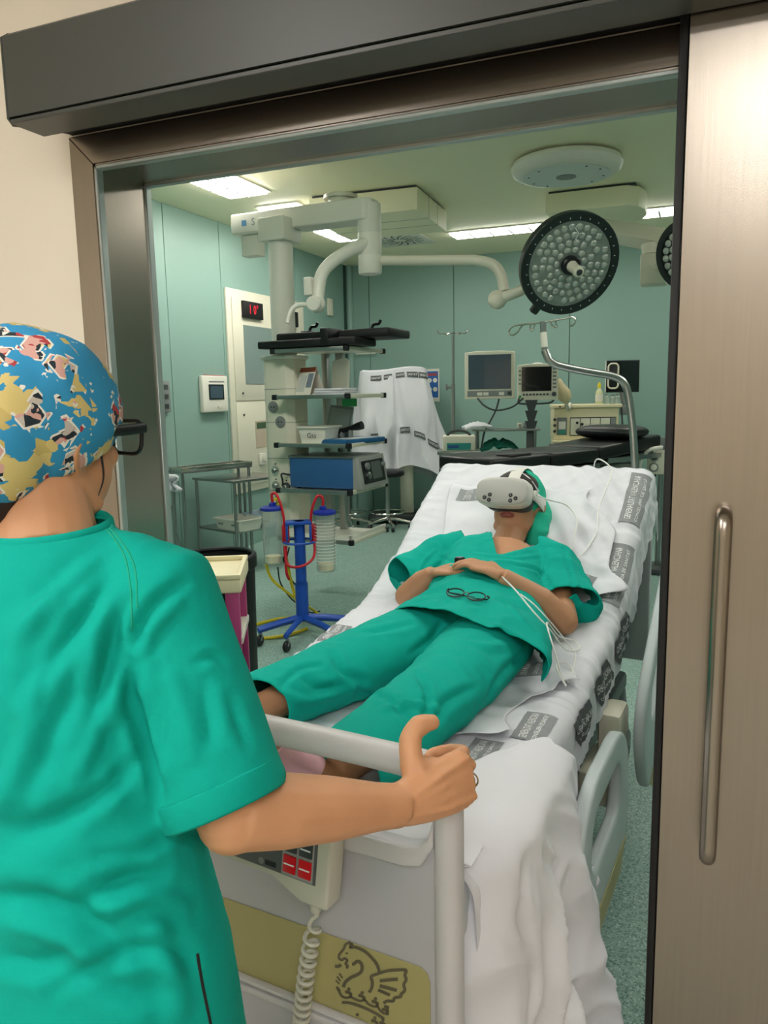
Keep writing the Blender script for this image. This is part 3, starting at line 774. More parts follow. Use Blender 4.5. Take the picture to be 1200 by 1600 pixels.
def surf_path(me, M, pts, off=.001, n=8):
    """line over a cloth surface"""
    I = M.inverted(); eye = I @ Vector((0, 0, CAM_H)); bm = bmesh.new(); bm.from_mesh(me); tree = BVHTree.FromBMesh(bm); bm.free(); out = []
    for p in smoothpath([(x, y, 0) for x, y in pts], n):
        h = tree.ray_cast(eye, ((I @ at(p.x, p.y, 1.0)) - eye).normalized())
        if h[0] is not None: out.append(h[0] + h[1] * off)
    return out
def inside(poly, x, y):
    r = False
    for (x0, y0), (x1, y1) in zip(poly, poly[1:] + poly[:1]):
        if (y0 > y) != (y1 > y) and x < (x1 - x0) * (y - y0) / (y1 - y0) + x0: r = not r
    return r

# ------------------------------------------------------------------ patient on the bed (bed coordinates)
pat = thing('person', 'person in green scrubs and cap lying on the bed with hands folded', 'person', BED_O, BED_R)
HP = frame((.020, 1.650, 1.085), (-1, .05, -.02), (-.05, -.93, .36)) @ Matrix.Scale(1.06, 4)
sk = MB()
head_pieces(sk, HP)
sk.tube([HP @ Vector((0, -.02, -.06)), (.021, 1.56, .985), (.022, 1.50, .93)], [.052, .053, .06], 16)
sk.tube([(.07, 1.0, .815), (.062, 1.12, .83), (.045, 1.26, .862), (.032, 1.40, .905), (.024, 1.48, .945)], [(.165, .09), (.145, .085), (.15, .09), (.16, .09), (.11, .07)], 20, ref=(1, 0, 0))
# arms
R_sh, R_el, R_wr = (-.150, 1.445, .925), (-.240, 1.245, .818), (-.120, 1.200, .918)
L_sh, L_el, L_wr = (.192, 1.45, .925), (.318, 1.175, .815), (.150, 1.095, .957)
sk.tube([R_sh, (-.20, 1.34, .865), R_el], [.052, .046, .040], 14); sk.ell(R_el, (.040, .040, .040), 14)
sk.tube([R_el, (-.165, 1.215, .885), R_wr], [.041, .037, .026], 14)
sk.tube([L_sh, (.26, 1.31, .865), L_el], [.052, .046, .041], 14); sk.ell(L_el, (.041, .041, .041), 14)
sk.tube([L_el, (.255, 1.145, .885), L_wr], [.042, .037, .026], 14)
# lower hand (right hand of the patient), palm on belly
sk.tube([R_wr, (-.078, 1.170, .936), (-.030, 1.160, .941)], [(.026, .018), (.036, .015), (.040, .014)], 12, ref=(.1, 1, 0))
for k, (dy, ln) in enumerate(((.030, .075), (.011, .085), (-.009, .080), (-.028, .062))):
    b_ = Vector((-.031, 1.160 + dy, .941)); finger(sk, [b_, b_ + Vector((ln * .45, -.008, .004)), b_ + Vector((ln * .8, -.014, -.006)), b_ + Vector((ln, -.016, -.016))], .0092, .0075)
finger(sk, [(-.088, 1.190, .938), (-.063, 1.212, .945), (-.033, 1.218, .945)], .0105, .0085)
# upper hand (left hand of the patient) over the other one
sk.tube([L_wr, (.112, 1.100, .974), (.062, 1.114, .978)], [(.027, .019), (.037, .016), (.041, .014)], 12, ref=(0, 1, .1))
for k, (dy, ln, up_) in enumerate(((.032, .082, .006), (.012, .092, .004), (-.009, .086, 0), (-.029, .066, -.004))):
    b_ = Vector((.065, 1.115 + dy, .978)); dirv = Vector((-1, .26 + .06 * (1.5 - k), 0)).normalized()
    finger(sk, [b_, b_ + dirv * ln * .45 + Vector((0, 0, .004)), b_ + dirv * ln * .8 + Vector((0, 0, -.004)), b_ + dirv * ln + Vector((0, 0, -.013))], .0093, .0074)
finger(sk, [(.122, 1.124, .974), (.095, 1.160, .976), (.062, 1.178, .967)], .0108, .0088)
# legs and feet
RH, RK, RA = (-.02, .99, .81), (-.105, .635, .79), (-.205, .305, .768)
LH, LK, LA = (.155, .98, .81), (.170, .58, .79), (.120, .165, .762)
for H_, K_, A_, toe in ((RH, RK, RA, (-.215, .205, .86)), (LH, LK, LA, (.045, .105, .825))):
    sk.tube([H_, tuple((np.array(H_) + np.array(K_)) / 2), K_], [.072, .066, .055], 16); sk.ell(K_, (.056,) * 3, 14)
    m_ = (np.array(K_) * .68 + np.array(A_) * .32); sk.tube([K_, tuple(m_), A_], [.052, .052, .034], 16)
    A_ = Vector(A_); toe = Vector(toe)
    sk.ell(A_ + Vector((0, -.01, -.008)), (.034, .036, .034), 14)
    sk.tube([A_ + Vector((0, -.012, -.012)), A_.lerp(toe, .5) + Vector((0, -.02, -.004)), toe], [(.034, .036), (.040, .030), (.040, .018)], 14, ref=(1, 0, 0))
    for k in range(5):
        off_ = Vector(((k - 2) * .0155, 0, .004 * (k % 2))); finger(sk, [toe + off_, toe + off_ + Vector((0, -.008, .016)), toe + off_ + Vector((0, -.016, .022 if k in (1, 2, 3) else .018))], .0085, .0072)
bd = mesh_obj('body', bake_remesh(sk, .0042, 7, .5), M_skin2, pat)
face_parts(HP, pat, M_lip)

# tunic
tn = MB()
def ring_rows(rows): return rows
rows = [((.118, .70, .808), .258, .098), ((.114, .79, .812), .254, .104), ((.104, .90, .818), .240, .106), ((.09, 1.02, .826), .214, .106), ((.068, 1.13, .84), .182, .104), ((.05, 1.25, .868), .172, .106), ((.036, 1.36, .906), .185, .104), ((.028, 1.44, .935), .175, .093), ((.024, 1.49, .953), .13, .08), ((.022, 1.515, .968), .09, .065)]
tn.tube([r[0] for r in rows], [(r[1], r[2]) for r in rows], 40, ref=(1, .0, 0))
# sleeves, wide and lying on the sheet
tn.tube([(-.10, 1.46, .945), (-.165, 1.43, .92), (-.215, 1.345, .876), (-.262, 1.275, .845)], [.075, .083, (.088, .074), (.096, .070)], 20, ref=(.8, .5, 0))
tn.tube([(.14, 1.465, .945), (.205, 1.44, .92), (.265, 1.335, .872), (.312, 1.245, .838)], [.075, .083, (.090, .076), (.100, .072)], 20, ref=(.9, .3, 0))
tn.ell((-.155, 1.435, .92), (.08, .08, .07), 16); tn.ell((.20, 1.44, .92), (.08, .08, .07), 16)
me = bake_remesh(tn, .0065, 6, .5)
cloth(me, [(((9, 4, 0), (-3, 12, 0), (0, 0, 9)), .006, 3.1), (((24, 8, 4), (-8, 20, 0), (0, 0, 20)), .0028, 7.7), (((5, 2, 0), (0, 6, 0), (0, 0, 5)), .006, 1.2)])
creases(me, BED_M, [([(690, 872), (715, 880), (745, 878)], .012, -.006), ([(800, 882), (845, 895), (868, 940)], .013, -.007), ([(880, 858), (892, 900), (902, 940)], .011, -.006), ([(650, 905), (685, 885), (715, 852)], .013, -.007),
    ([(755, 975), (800, 992), (838, 1025)], .011, -.007), ([(700, 945), (680, 935), (640, 945)], .012, -.006), ([(860, 860), (850, 900), (858, 930)], .011, .006), ([(740, 865), (800, 872), (840, 868)], .010, .005), ([(770, 930), (800, 950), (830, 985)], .012, .006), ([(680, 860), (660, 880), (650, 912)], .010, .005)])
VN = [(766, 822), (771, 846), (776, 868), (800, 862), (842, 851), (838, 822)]
def tunic_keep(c):
    x, y, z = c
    if z > .93 and inside(VN, *shot(BED_M, c)): return False
    # neck opening, sleeve mouths and hem are open
    if y > 1.505: return False
    pass
    if x < -.2 and y > 1.16 and (x + .262) * .55 + (y - 1.275) * .83 < -.0 - .012: return False
    if x > .25 and y > 1.13 and (x - .312) * -.46 + (y - 1.245) * .89 < -.012: return False
    if y < .785 + .38 * max(0, .12 - x) + .008 * math.sin(x * 24): return False
    if z < .765 and y < 1.1: return False
    return True
me = cut_mesh(me, tunic_keep)
tun = mesh_obj('scrub_tunic', me, M_scrub, pat)
sm = tun.modifiers.new('thick', 'SOLIDIFY'); sm.thickness = .003; sm.offset = 0
MB().tube(smoothpath([(-.055, 1.50, .992), (-.045, 1.485, 1.004), (-.04, 1.46, 1.006)], 4), [(.012, .004)] * 9, 10).build('vest_strap', M_blackpl, pat)
# chest pocket seam
# trousers
tr_ = MB()
tr_.tube([(.085, 1.12, .815), (.08, 1.02, .812), (.075, .92, .808)], [(.16, .075), (.19, .082), (.20, .080)], 28, ref=(1, 0, 0))
tr_.tube([(-.005, .98, .808), (-.05, .83, .808), (-.10, .66, .797), (-.145, .52, .787), (-.205, .335, .780)], [(.112, .084), (.114, .086), (.102, .082), (.092, .076), (.086, .070)], 22, ref=(1, 0, 0))
tr_.tube([(.165, .98, .808), (.175, .82, .808), (.178, .63, .797), (.165, .45, .787), (.14, .14, .776)], [(.120, .086), (.120, .088), (.108, .084), (.096, .076), (.088, .068)], 22, ref=(1, 0, 0))
me = bake_remesh(tr_, .0065, 5, .5)
def kneemask(a): return .35 + .9 * np.exp(-((a[:, 1] - .58) / .13) ** 2) + .5 * np.exp(-((a[:, 1] - .93) / .06) ** 2)
cloth(me, [(((10, 3, 0), (4, 17, 0), (0, 0, 10)), .0032, 2.4), (((16, 8, 0), (-6, 30, 0), (0, 0, 20)), .0016, 5.4)], kneemask)
creases(me, BED_M, [([(470, 1060), (500, 1075), (540, 1070)], .016, -.010), ([(520, 1020), (535, 1050), (570, 1065)], .016, -.010), ([(450, 1085), (480, 1095), (520, 1085)], .014, .009), ([(560, 1080), (605, 1092), (640, 1125)], .016, -.011), ([(652, 1050), (668, 1090), (660, 1135)], .013, -.011),
    ([(690, 975), (672, 1000), (640, 1022)], .016, -.008), ([(835, 1015), (790, 1045), (760, 1090)], .016, -.008), ([(600, 1110), (640, 1100), (690, 1110)], .014, .009), ([(560, 990), (600, 985), (640, 975)], .016, -.007), ([(740, 1075), (700, 1095), (680, 1125)], .016, -.009), ([(720, 1000), (760, 1010), (800, 1005)], .02, .006), ([(500, 1040), (470, 1045), (440, 1070)], .014, -.008)])
me = cut_mesh(me, lambda c: not (c[1] < .335 + .12 * (c[0] + .2) and c[0] < -.02) and not (c[1] < .155))
tro = mesh_obj('scrub_trousers', me, M_scrub, pat)
sm = tro.modifiers.new('thick', 'SOLIDIFY'); sm.thickness = .003; sm.offset = 0
# cap
cp = MB(); cp.ell((0, -.020, .034), (.084, .103, .098), 28).ell((-.035, -.075, -.02), (.062, .055, .075), 20).ell((-.070, -.050, -.055), (.030, .042, .085), 16)
cp.tube([(-.075, -.03, -.02), (-.074, -.025, -.085), (-.066, -.03, -.13)], [.030, .036, .024], 12)
cp.xf(HP); me = bake_remesh(cp, .005, 4, .5)
cloth(me, [(((40, 6, 6), (0, 25, 10), (0, 5, 25)), .0032, 8.3)])
HPI = HP.inverted()
def capkeep(c):
    p = HPI @ Vector(c)
    return not (p.y > .045 - .25 * max(0, p.z - .07) and p.x > -.058 and p.z < .118) and not (p.y > .03 and p.z < -.0)
capo = mesh_obj('scrub_cap', cut_mesh(me, capkeep), mat('green_cap_cloth', '17b594', .8, var=.05, bump=.4, bscale=25, bdist=.004), pat)
sm = capo.modifiers.new('thick', 'SOLIDIFY'); sm.thickness = .002; sm.offset = 0
MB().tube([HP @ Vector(p) for p in smoothpath([(-.082, .03, .045), (-.05, .062, .085), (0, .066, .108), (.045, .058, .092), (.078, .036, .05)], 5)], .0028, 8).build('cap_edge', M_letter, capo)
MB().ell((0, .022, .062), (.076, .071, .052), 20).xf(HP).build('hairline', M_hair, pat)
# pink slip-on band of the shoe
LAv, toeL = Vector(LA), Vector((.045, .105, .825))
MB().tube([LAv.lerp(toeL, .35) + Vector((0, -.018, -.008)), LAv.lerp(toeL, .6) + Vector((0, -.018, -.004)), toeL + Vector((-.006, -.010, .004))], [(.043, .036), (.044, .034), (.040, .024)], 16, ref=(1, 0, 0)).build('pink_sock', mat('pink_knit', 'e3b3bf', .8, var=.1, vscale=90), pat)

# ------------------------------------------------------------------ headset on the patient
hd = thing('virtual_reality_headset', 'white virtual reality headset worn by the person lying on the bed', 'headset', BED_M @ HP.translation, BED_R)
HL = Matrix.Translation(-HP.translation) @ HP                          # head frame relative to the thing
M_hmd = mat('headset_white', 'dcdad3', .42, var=.02)
M_hmd2 = mat('headset_front', 'bfbdb8', .5, var=.02)
def sup(w_, h_, p_, n=40):
    out = []
    for k in range(n):
        a = 2 * PI * k / n; c, s_ = math.cos(a), math.sin(a)
        out.append((w_ / 2 * math.copysign(abs(c) ** (2 / p_), c), h_ / 2 * math.copysign(abs(s_) ** (2 / p_), s_)))
    return out
def stack(layers):
    """layers: (y, w, h, p, zc)"""
    q = MB(); n = 40
    for y, w_, h_, p_, zc in layers: q.v += [(a, y, b + zc) for a, b in sup(w_, h_, p_, n)]
    q.f = [(i * n + k, i * n + (k + 1) % n, (i + 1) * n + (k + 1) % n, (i + 1) * n + k) for i in range(len(layers) - 1) for k in range(n)] + [tuple(range(n)), tuple((len(layers) - 1) * n + k for k in range(n))]
    return q
shell = stack([(.088, .168, .086, 3.2, .010), (.115, .186, .099, 3.2, .012), (.146, .187, .100, 3.2, .012), (.156, .181, .095, 3.2, .012)]).xf(HL).build('shell', M_hmd, hd)
stack([(.1565, .180, .094, 3.2, .012), (.162, .174, .088, 3.2, .012), (.1655, .155, .074, 3, .012)]).xf(HL).build('front_plate', M_hmd2, hd)
stack([(.045, .150, .090, 2.6, .002), (.075, .168, .092, 3, .004), (.090, .172, .090, 3.2, .006)]).xf(HL).build('face_cushion', M_dgrey, hd)
for sx in (-1, 1):
    for dx, dz in ((-.008, .009), (-.007, -.009), (.010, -.001)):
        l_ = MB().lathe([(.0068, .160), (.0068, .1672), (.0055, .1678)], 18, (sx * .044 + (dx if sx > 0 else -dx), 0, -.012 + dz), (0, 1, 0)).xf(HL).build('sensor_lens', M_blackpl, hd)
        MB().lathe([(.0024, .1679), (.002, .1684)], 10, (sx * .044 + (dx if sx > 0 else -dx), 0, -.012 + dz), (0, 1, 0)).xf(HL).build('lens_core', M_grey, l_)
    MB().tube([(sx * .092, .110, .014), (sx * .094, .07, .012), (sx * .092, .02, .01), (sx * .088, -.03, .008)], [(.007, .015), (.005, .017), (.004, .019), (.003, .022)], 12, ref=(1, 0, 0)).xf(HL).build('side_strap', M_hmd, hd)
    MB().lathe([(.016, 0), (.018, .004), (.016, .010), (.008, .011)], 20, (sx * .090, .098, .014), (sx, 0, 0)).xf(HL).build('strap_hub', M_hmd, hd)
MB().tube(smoothpath([(-.012, .100, .062), (-.012, .075, .098), (-.010, .02, .128), (-.006, -.06, .128), (0, -.11, .09)], 5), [(.021, .0022)] * 21, 12, ref=(1, 0, 0)).xf(HL).build('top_strap', M_hmd, hd)

# ------------------------------------------------------------------ things lying on the patient
gl = thing('eyeglasses', 'dark framed eyeglasses folded on the belly of the person lying down', 'eyeglasses', BED_O, BED_R)
gc = Vector((.108, .905, .943))
gM = frame(gc, (1, -.12, -.03), (.12, .72, .28))
for sx in (-1, 1):
    lp = [(sx * .033 + .026 * math.cos(a), .019 * math.sin(a), 0) for a in [2 * PI * k / 24 for k in range(24)]]
    MB().tube(lp, .0021, 8, closed=True).xf(gM).build('rim', M_blackpl, gl)
    MB().lathe([(.0255, -.0006), (.0255, .0006)], 24, (0, 0, 0)).xf(gM @ Matrix.Translation((sx * .033, 0, 0)) @ Matrix.Scale(.74, 4, (0, 1, 0))).build('lens', M_glass, gl)
    MB().tube([(sx * .060, .010, 0), (sx * .066, .011, -.004), (sx * .060, .010, -.012), (-sx * .02, .004 - .008 * sx, -.016)], [.003, .003, .0022, .0018], 8).xf(gM).build('temple', M_blackpl, gl)
MB().tube([(-.008, .006, 0), (0, .009, .002), (.008, .006, 0)], .0018, 8).xf(gM).build('bridge', M_chrome, gl)

fs_ = thing('finger_sensor', 'small black square band on the fingertip of the folded hands', 'sensor', BED_O, BED_R)
fp = Vector((-.014, 1.168, .974))
MB().box(fp, (.026, .028, .024), Matrix.Rotation(rad(-12), 3, 'Z')).build('band', M_blackpl, fs_, bevel=.004)
MB().box(fp + Vector((-.0, -.002, .0125)), (.018, .020, .0015), Matrix.Rotation(rad(-12), 3, 'Z')).build('face', M_screen, fs_)

# cables
M_cable = mat('white_cable', 'e8e8e4', .45)
def wire(name, label, pts, r, m, cat='cable', n=6, group=None):
    o = MB().tube(smoothpath(pts, n), r, 8).build(name, m); tag(o, label, cat, group); return o
hc = [HP @ Vector((-.102, .105, .014)), HP @ Vector((-.13, .06, .01)), Vector((.19, 1.69, 1.09)), Vector((.235, 1.66, 1.045)), Vector((.24, 1.58, .968)), Vector((.245, 1.535, .925)), Vector((.275, 1.56, .938)), Vector((.305, 1.66, 1.0)), Vector((.29, 1.76, 1.072)), Vector((.30, 1.88, 1.152)), Vector((.295, 1.955, 1.195)), Vector((.26, 1.98, 1.225)), Vector((.22, 2.03, 1.225)), Vector((.20, 2.075, 1.17))]
wire('headset_cable', 'thin white cable running from the headset over the raised bed head', [BED_M @ p for p in hc], .0026, M_cable)
lc = [(.155, 1.08, .958), (.20, 1.02, .952), (.24, .98, .936), (.285, .95, .905), (.335, .96, .85), (.365, 1.0, .79), (.39, 1.06, .775), (.365, 1.10, .785), (.34, 1.03, .815), (.325, .95, .875), (.37, .88, .81), (.395, .86, .757), (.41, .92, .752), (.38, .95, .77), (.375, .86, .79), (.41, .83, .752)]
wire('sensor_lead', 'tangled white sensor lead beside the hip of the person lying down', [BED_M @ Vector(p) for p in lc], .0024, M_cable)
lc2 = [(.24, .985, .938), (.28, .985, .912), (.325, 1.0, .86), (.36, 1.05, .79), (.385, 1.03, .772), (.40, .95, .757), (.405, .87, .748)]
wire('sensor_lead', 'short white sensor lead trailing towards the bed edge', [BED_M @ Vector(p) for p in lc2], .0022, M_cable)

# ------------------------------------------------------------------ nurse pushing the bed (room coordinates)
NL = Vector((-.72, .70, 0))
nur = thing('person', 'person in green scrubs and patterned cap seen from behind, gripping the bed footboard', 'person', NL)
def nl(*p): return Vector(p) - NL
HC = Vector((-.822, .795, 1.448))
az = rad(6)
HN = frame(HC - NL, (math.cos(az), -math.sin(az), -.02), (math.sin(az), math.cos(az), -.12))
HN = HN @ Matrix.Scale(1.04, 4)
sk = MB(); head_pieces(sk, HN)
sk.tube([HN @ Vector((0, -.025, -.04)), nl(-.80, .755, 1.365), nl(-.785, .742, 1.31)], [.058, .060, .070], 18)
sk.tube([nl(-.73, .69, .80), nl(-.745, .70, .98), nl(-.76, .72, 1.12), nl(-.775, .735, 1.24), nl(-.78, .74, 1.31)], [(.145, .095), (.112, .08), (.13, .085), (.14, .08), (.10, .065)], 20, ref=(1, 0, 0))
SH, EL, WR = nl(-.640, .770, 1.262), nl(-.505, .728, 1.002), nl(-.376, .945, .920)
sk.tube([SH, SH.lerp(EL, .55) + Vector((0.002, -.004, 0)), EL], [.062, .054, .047], 18); sk.ell(EL + Vector((.0, -.004, -.006)), (.043, .043, .042), 16)
sk.tube([EL, EL.lerp(WR, .25), EL.lerp(WR, .55), EL.lerp(WR, .85), WR], [(.046, .048), (.046, .052), (.041, .046), (.032, .035), (.030, .033)], 18, ref=(0, 0, 1))
SHL, ELL, WRL = nl(-.93, .755, 1.275), nl(-1.06, .74, 1.03), nl(-1.155, .96, .955)
sk.tube([SHL, SHL.lerp(ELL, .55), ELL], [.062, .054, .047], 16); sk.ell(ELL, (.044,) * 3, 14)
sk.tube([ELL, ELL.lerp(WRL, .3), WRL], [.046, .046, .030], 16)
def grip_hand(W, K, side, post_dir, up_):
    """W wrist, K knuckle centre, hand gripping over the rail: fingers curl away from the viewer"""
    W, K = Vector(W), Vector(K); f = (K - W).normalized(); u = Vector(up_); u = (u - f * u.dot(f)).normalized(); n = f.cross(u) * side   # n: back of the hand
    sk.tube([W, W.lerp(K, .35) + n * .004, W.lerp(K, .75) + n * .004, K], [(.031, .027), (.040, .024), (.045, .021), (.043, .018)], 16, ref=u)
    for k, (o_, ln) in enumerate(((.033, .046), (.011, .050), (-.011, .047), (-.031, .038))):
        b_ = K + u * o_ - f * (.004 + .006 * abs(k - 1)) + n * .004
        finger(sk, [b_ - f * .02, b_ + f * ln * .38 - n * .010, b_ + f * ln * .36 - n * .040, b_ - f * .004 - n * .056, b_ - f * .026 - n * .046], .0112 - .0008 * (k == 3), .0088)
        sk.ell(b_ - f * .002 + n * .001, (.0125, .0125, .0125), 10)
    return f, u, n
KN = nl(-.309, 1.058, .922)
f_, u_, n_ = grip_hand(WR, KN, 1, (0, 0, 1), (-.30, .0, 1))
# thumb up on top of the rail corner, tendons on the back of the hand
tb = WR.lerp(KN, .30) + u_ * .026
finger(sk, [tb - u_ * .024, tb + u_ * .018 + f_ * .004 - n_ * .010, tb + u_ * .050 + f_ * .014 - n_ * .018, tb + u_ * .066 + f_ * .034 - n_ * .018, tb + u_ * .064 + f_ * .058 - n_ * .016], .0205, .0135)
sk.ell(tb + u_ * .064 + f_ * .036 - n_ * .018, (.0158, .0158, .0158), 12)
sk.tube([tb + u_ * .01, WR.lerp(KN, .62) + u_ * .034 - n_ * .006], [.016, .012], 12)
for o_ in (.030, .010, -.011, -.029):
    sk.tube([WR + u_ * o_ * .35 + n_ * .024, WR.lerp(KN, .5) + u_ * o_ * .8 + n_ * .0245, KN + u_ * o_ + n_ * .014], [.003, .0048, .006], 8)
KNL = nl(-1.20, 1.09, .92)
grip_hand(WRL, KNL, -1, (0, 0, 1), (.25, .2, 1))
# legs
for sx in (-1, 1):
    hx_ = -.72 + sx * .085
    sk.tube([nl(hx_, .69, .84), nl(hx_, .69, .48), nl(hx_, .66, .10)], [.085, .055, .036], 16); sk.tube([nl(hx_, .64, .05), nl(hx_, .72, .045), nl(hx_ + sx * .01, .82, .03)], [.036, .040, .03], 14)
mesh_obj('body', bake_remesh(sk, .0036, 5, .5), M_skin, nur)
face_parts(HN, nur, M_lip)
rg = frame(KN - u_ * .011 + f_ * .010 - n_ * .004, f_ * .75 - n_ * .65, u_)
MB().tube([rg @ Vector((0, .0112 * math.cos(a), .0112 * math.sin(a))) for a in [2 * PI * k / 24 for k in range(24)]], .0015, 6, closed=True).build('ring', M_chrome, nur)
# hair under the cap, at the nape
MB().ell((-.012, -.078, -.062), (.066, .052, .070), 18).xf(HN).build('hair', M_hair, nur)
MB().tube([HN @ Vector(p) for p in smoothpath([(.074, .028, .03), (.077, .022, -.01), (.074, .030, -.045), (.070, .026, -.07)], 4)], [.0022, .0022, .002, .002, .0018, .0017, .0016, .0015, .0013, .0012, .001, .0008, .0005], 6).build('hair_strand', M_hair, nur)
MB().tube([HN @ Vector(p) for p in smoothpath([(.035, -.075, -.085), (.045, -.080, -.125), (.030, -.088, -.155), (.01, -.095, -.16)], 4)], .0012, 6).build('hair_strand', M_hair, nur)
MB().tube([HN @ Vector(p) for p in smoothpath([(.02, -.085, -.09), (.062, -.055, -.105), (.078, -.01, -.14), (.09, .01, -.165)], 4)], .0010, 6).build('hair_strand', M_hair, nur)
# scrub top
tn = MB()
rows = [((-.685, .665, .60), .205, .158), ((-.70, .675, .80), .190, .145), ((-.735, .692, 1.0), .165, .128), ((-.758, .715, 1.15), .166, .124), ((-.772, .732, 1.235), .165, .108), ((-.780, .742, 1.300), .118, .085), ((-.785, .746, 1.345), .074, .066)]
tn.tube([nl(*r[0]) for r in rows], [(r[1], r[2]) for r in rows], 40, ref=(1, 0, 0))
SD = (EL - SH).normalized()
S0, S1, S2, S3 = nl(-.70, .752, 1.272), nl(-.640, .765, 1.250), SH.lerp(EL, .45) + Vector((-.006, 0, -.002)), SH.lerp(EL, .88) + Vector((-.008, 0, 0))
tn.tube([S0, S1, S2, S3, S3 + SD * .03], [.062, .078, (.078, .074), (.076, .074), (.077, .075)], 24)
T0, T1, T2, T3 = nl(-.86, .75, 1.272), nl(-.93, .755, 1.265), SHL.lerp(ELL, .45), SHL.lerp(ELL, .82)
tn.tube([T0, T1, T2, T3], [.062, .078, .076, .074], 24)
me = bake_remesh(tn, .006, 9, .5)
def nmask(a): return np.ones(len(a))
cloth(me, [(((7.5, 1, 5.0), (0, 5, 0), (-1.6, 0, 1.8)), .006, 4.3), (((17, 2, 11), (0, 8, 0), (-3, 0, 4)), .0035, 8.9), (((34, 3, 20), (0, 16, 0), (-6, 0, 8)), .0022, 1.9)], lambda a: np.clip(.35 + vnoise(a * 5 + 3.3), .08, 1.2))
creases(me, Matrix.Translation(NL), [([(160, 870), (120, 900), (60, 960), (10, 1040)], .014, .006), ([(175, 900), (140, 950), (90, 1030), (60, 1110)], .012, -.007), ([(205, 960), (190, 1050), (150, 1150), (110, 1230)], .013, .007), ([(215, 1180), (170, 1230), (110, 1270), (40, 1300)], .014, -.008), ([(270, 1300), (220, 1330), (160, 1340)], .013, -.007), ([(290, 1420), (230, 1400), (150, 1420)], .013, .007), ([(300, 1500), (250, 1480), (170, 1500), (90, 1540)], .014, -.008), ([(72, 1139), (31, 1205), (3, 1251)], .022, .010), ([(118, 1067), (77, 1149), (46, 1215)], .022, -.013), ([(190, 929), (154, 985), (133, 1067)], .016, .008), ([(179, 985), (169, 1046), (154, 1108)], .016, -.010),
    ([(197, 1005), (202, 1077), (225, 1149), (251, 1241)], .016, -.012), ([(179, 1098), (205, 1169), (231, 1241)], .016, .008), ([(0, 1402), (61, 1408), (118, 1428), (169, 1461), (205, 1482)], .020, -.013), ([(10, 1440), (90, 1450), (150, 1480)], .02, .009), ([(138, 1400), (205, 1369), (246, 1364)], .018, -.012),
    ([(0, 1497), (61, 1507), (102, 1497)], .016, -.009), ([(0, 1313), (77, 1285), (128, 1256)], .028, -.010), ([(5, 1000), (60, 960), (120, 930)], .022, .007), ([(30, 1080), (80, 1020), (130, 960)], .018, -.007), ([(213, 1005), (220, 975), (246, 939), (287, 911)], .011, -.009), ([(220, 1021), (241, 980), (277, 944)], .010, .007),
    ([(231, 1098), (246, 1139), (256, 1180)], .013, -.008), ([(307, 1034), (333, 1026), (348, 1036)], .009, -.005), ([(318, 1067), (328, 1128), (333, 1159)], .011, -.005), ([(270, 1060), (290, 1120), (300, 1180)], .013, .006), ([(360, 1090), (372, 1130), (385, 1165)], .011, -.005), ([(150, 1520), (200, 1545), (260, 1555)], .02, -.008), ([(235, 1440), (260, 1500), (280, 1580)], .018, .008)])
DL = (ELL - SHL).normalized()
def topkeep(c, n):
    p = Vector(c)
    for S_, D_ in ((S3 + SD * .03, SD), (T3, DL)):
        q_ = p - S_; h_ = q_.dot(D_)
        if -.016 < h_ < .03 and (q_ - D_ * h_).length < .10 and n.dot(D_) > .55 and abs(p.x + NL.x + .783) > .238: return False
    return p.z > .615
me = cut_mesh(me, topkeep, True)
bm = bmesh.new(); bm.from_mesh(me)
bmesh.ops.bisect_plane(bm, geom=bm.verts[:] + bm.edges[:] + bm.faces[:], dist=1e-6, plane_co=nl(-.783, .746, 1.337), plane_no=(0, -.1, 1), clear_outer=True)
bm.to_mesh(me); bm.free()
top = mesh_obj('scrub_top', me, M_scrub, nur)
sm = top.modifiers.new('thick', 'SOLIDIFY'); sm.thickness = .003; sm.offset = 0
# hem band of the sleeve, shoulder seam, neck binding, side vent
hb = frame(S3 + SD * .020, SD, (0, 1, 0))
MB().tube([hb @ Vector((x_, 0, 0)) for x_ in (-.022, -.02, .008, .011)], [(.0765, .0735), (.0785, .0755), (.0785, .0755), (.0765, .0735)], 32, caps=False, ref=hb.to_3x3() @ Vector((0, 1, 0))).build('sleeve_hem', M_scrub, top, solid=.002)
for pl_ in ([(158, 822), (178, 842), (195, 870), (203, 905), (206, 945), (205, 985)], [(170, 826), (190, 848), (207, 876), (214, 908), (215, 950)]):
    seam = surf_path(top.data, Matrix.Translation(NL), pl_); MB().tube(seam, .0014, 6).build('raglan_seam', M_scrubseam, top)
vent = surf_path(top.data, Matrix.Translation(NL), [(306, 1490), (312, 1530), (320, 1570), (326, 1600), (332, 1640)], .0005)
if len(vent) > 3: MB().tube(vent, [(.0035, .0012)] * len(vent), 8).build('side_vent', M_black, top)
nb = [nl(-.784 + .083 * math.cos(a), .746 + .0735 * math.sin(a), 1.330 + .0075 * math.sin(a)) for a in [2 * PI * k / 32 for k in range(32)]]
MB().tube(nb, [(.013, .006)] * 32, 8, closed=True, ref=(0, 0, 1)).build('neck_binding', M_scrub, top)
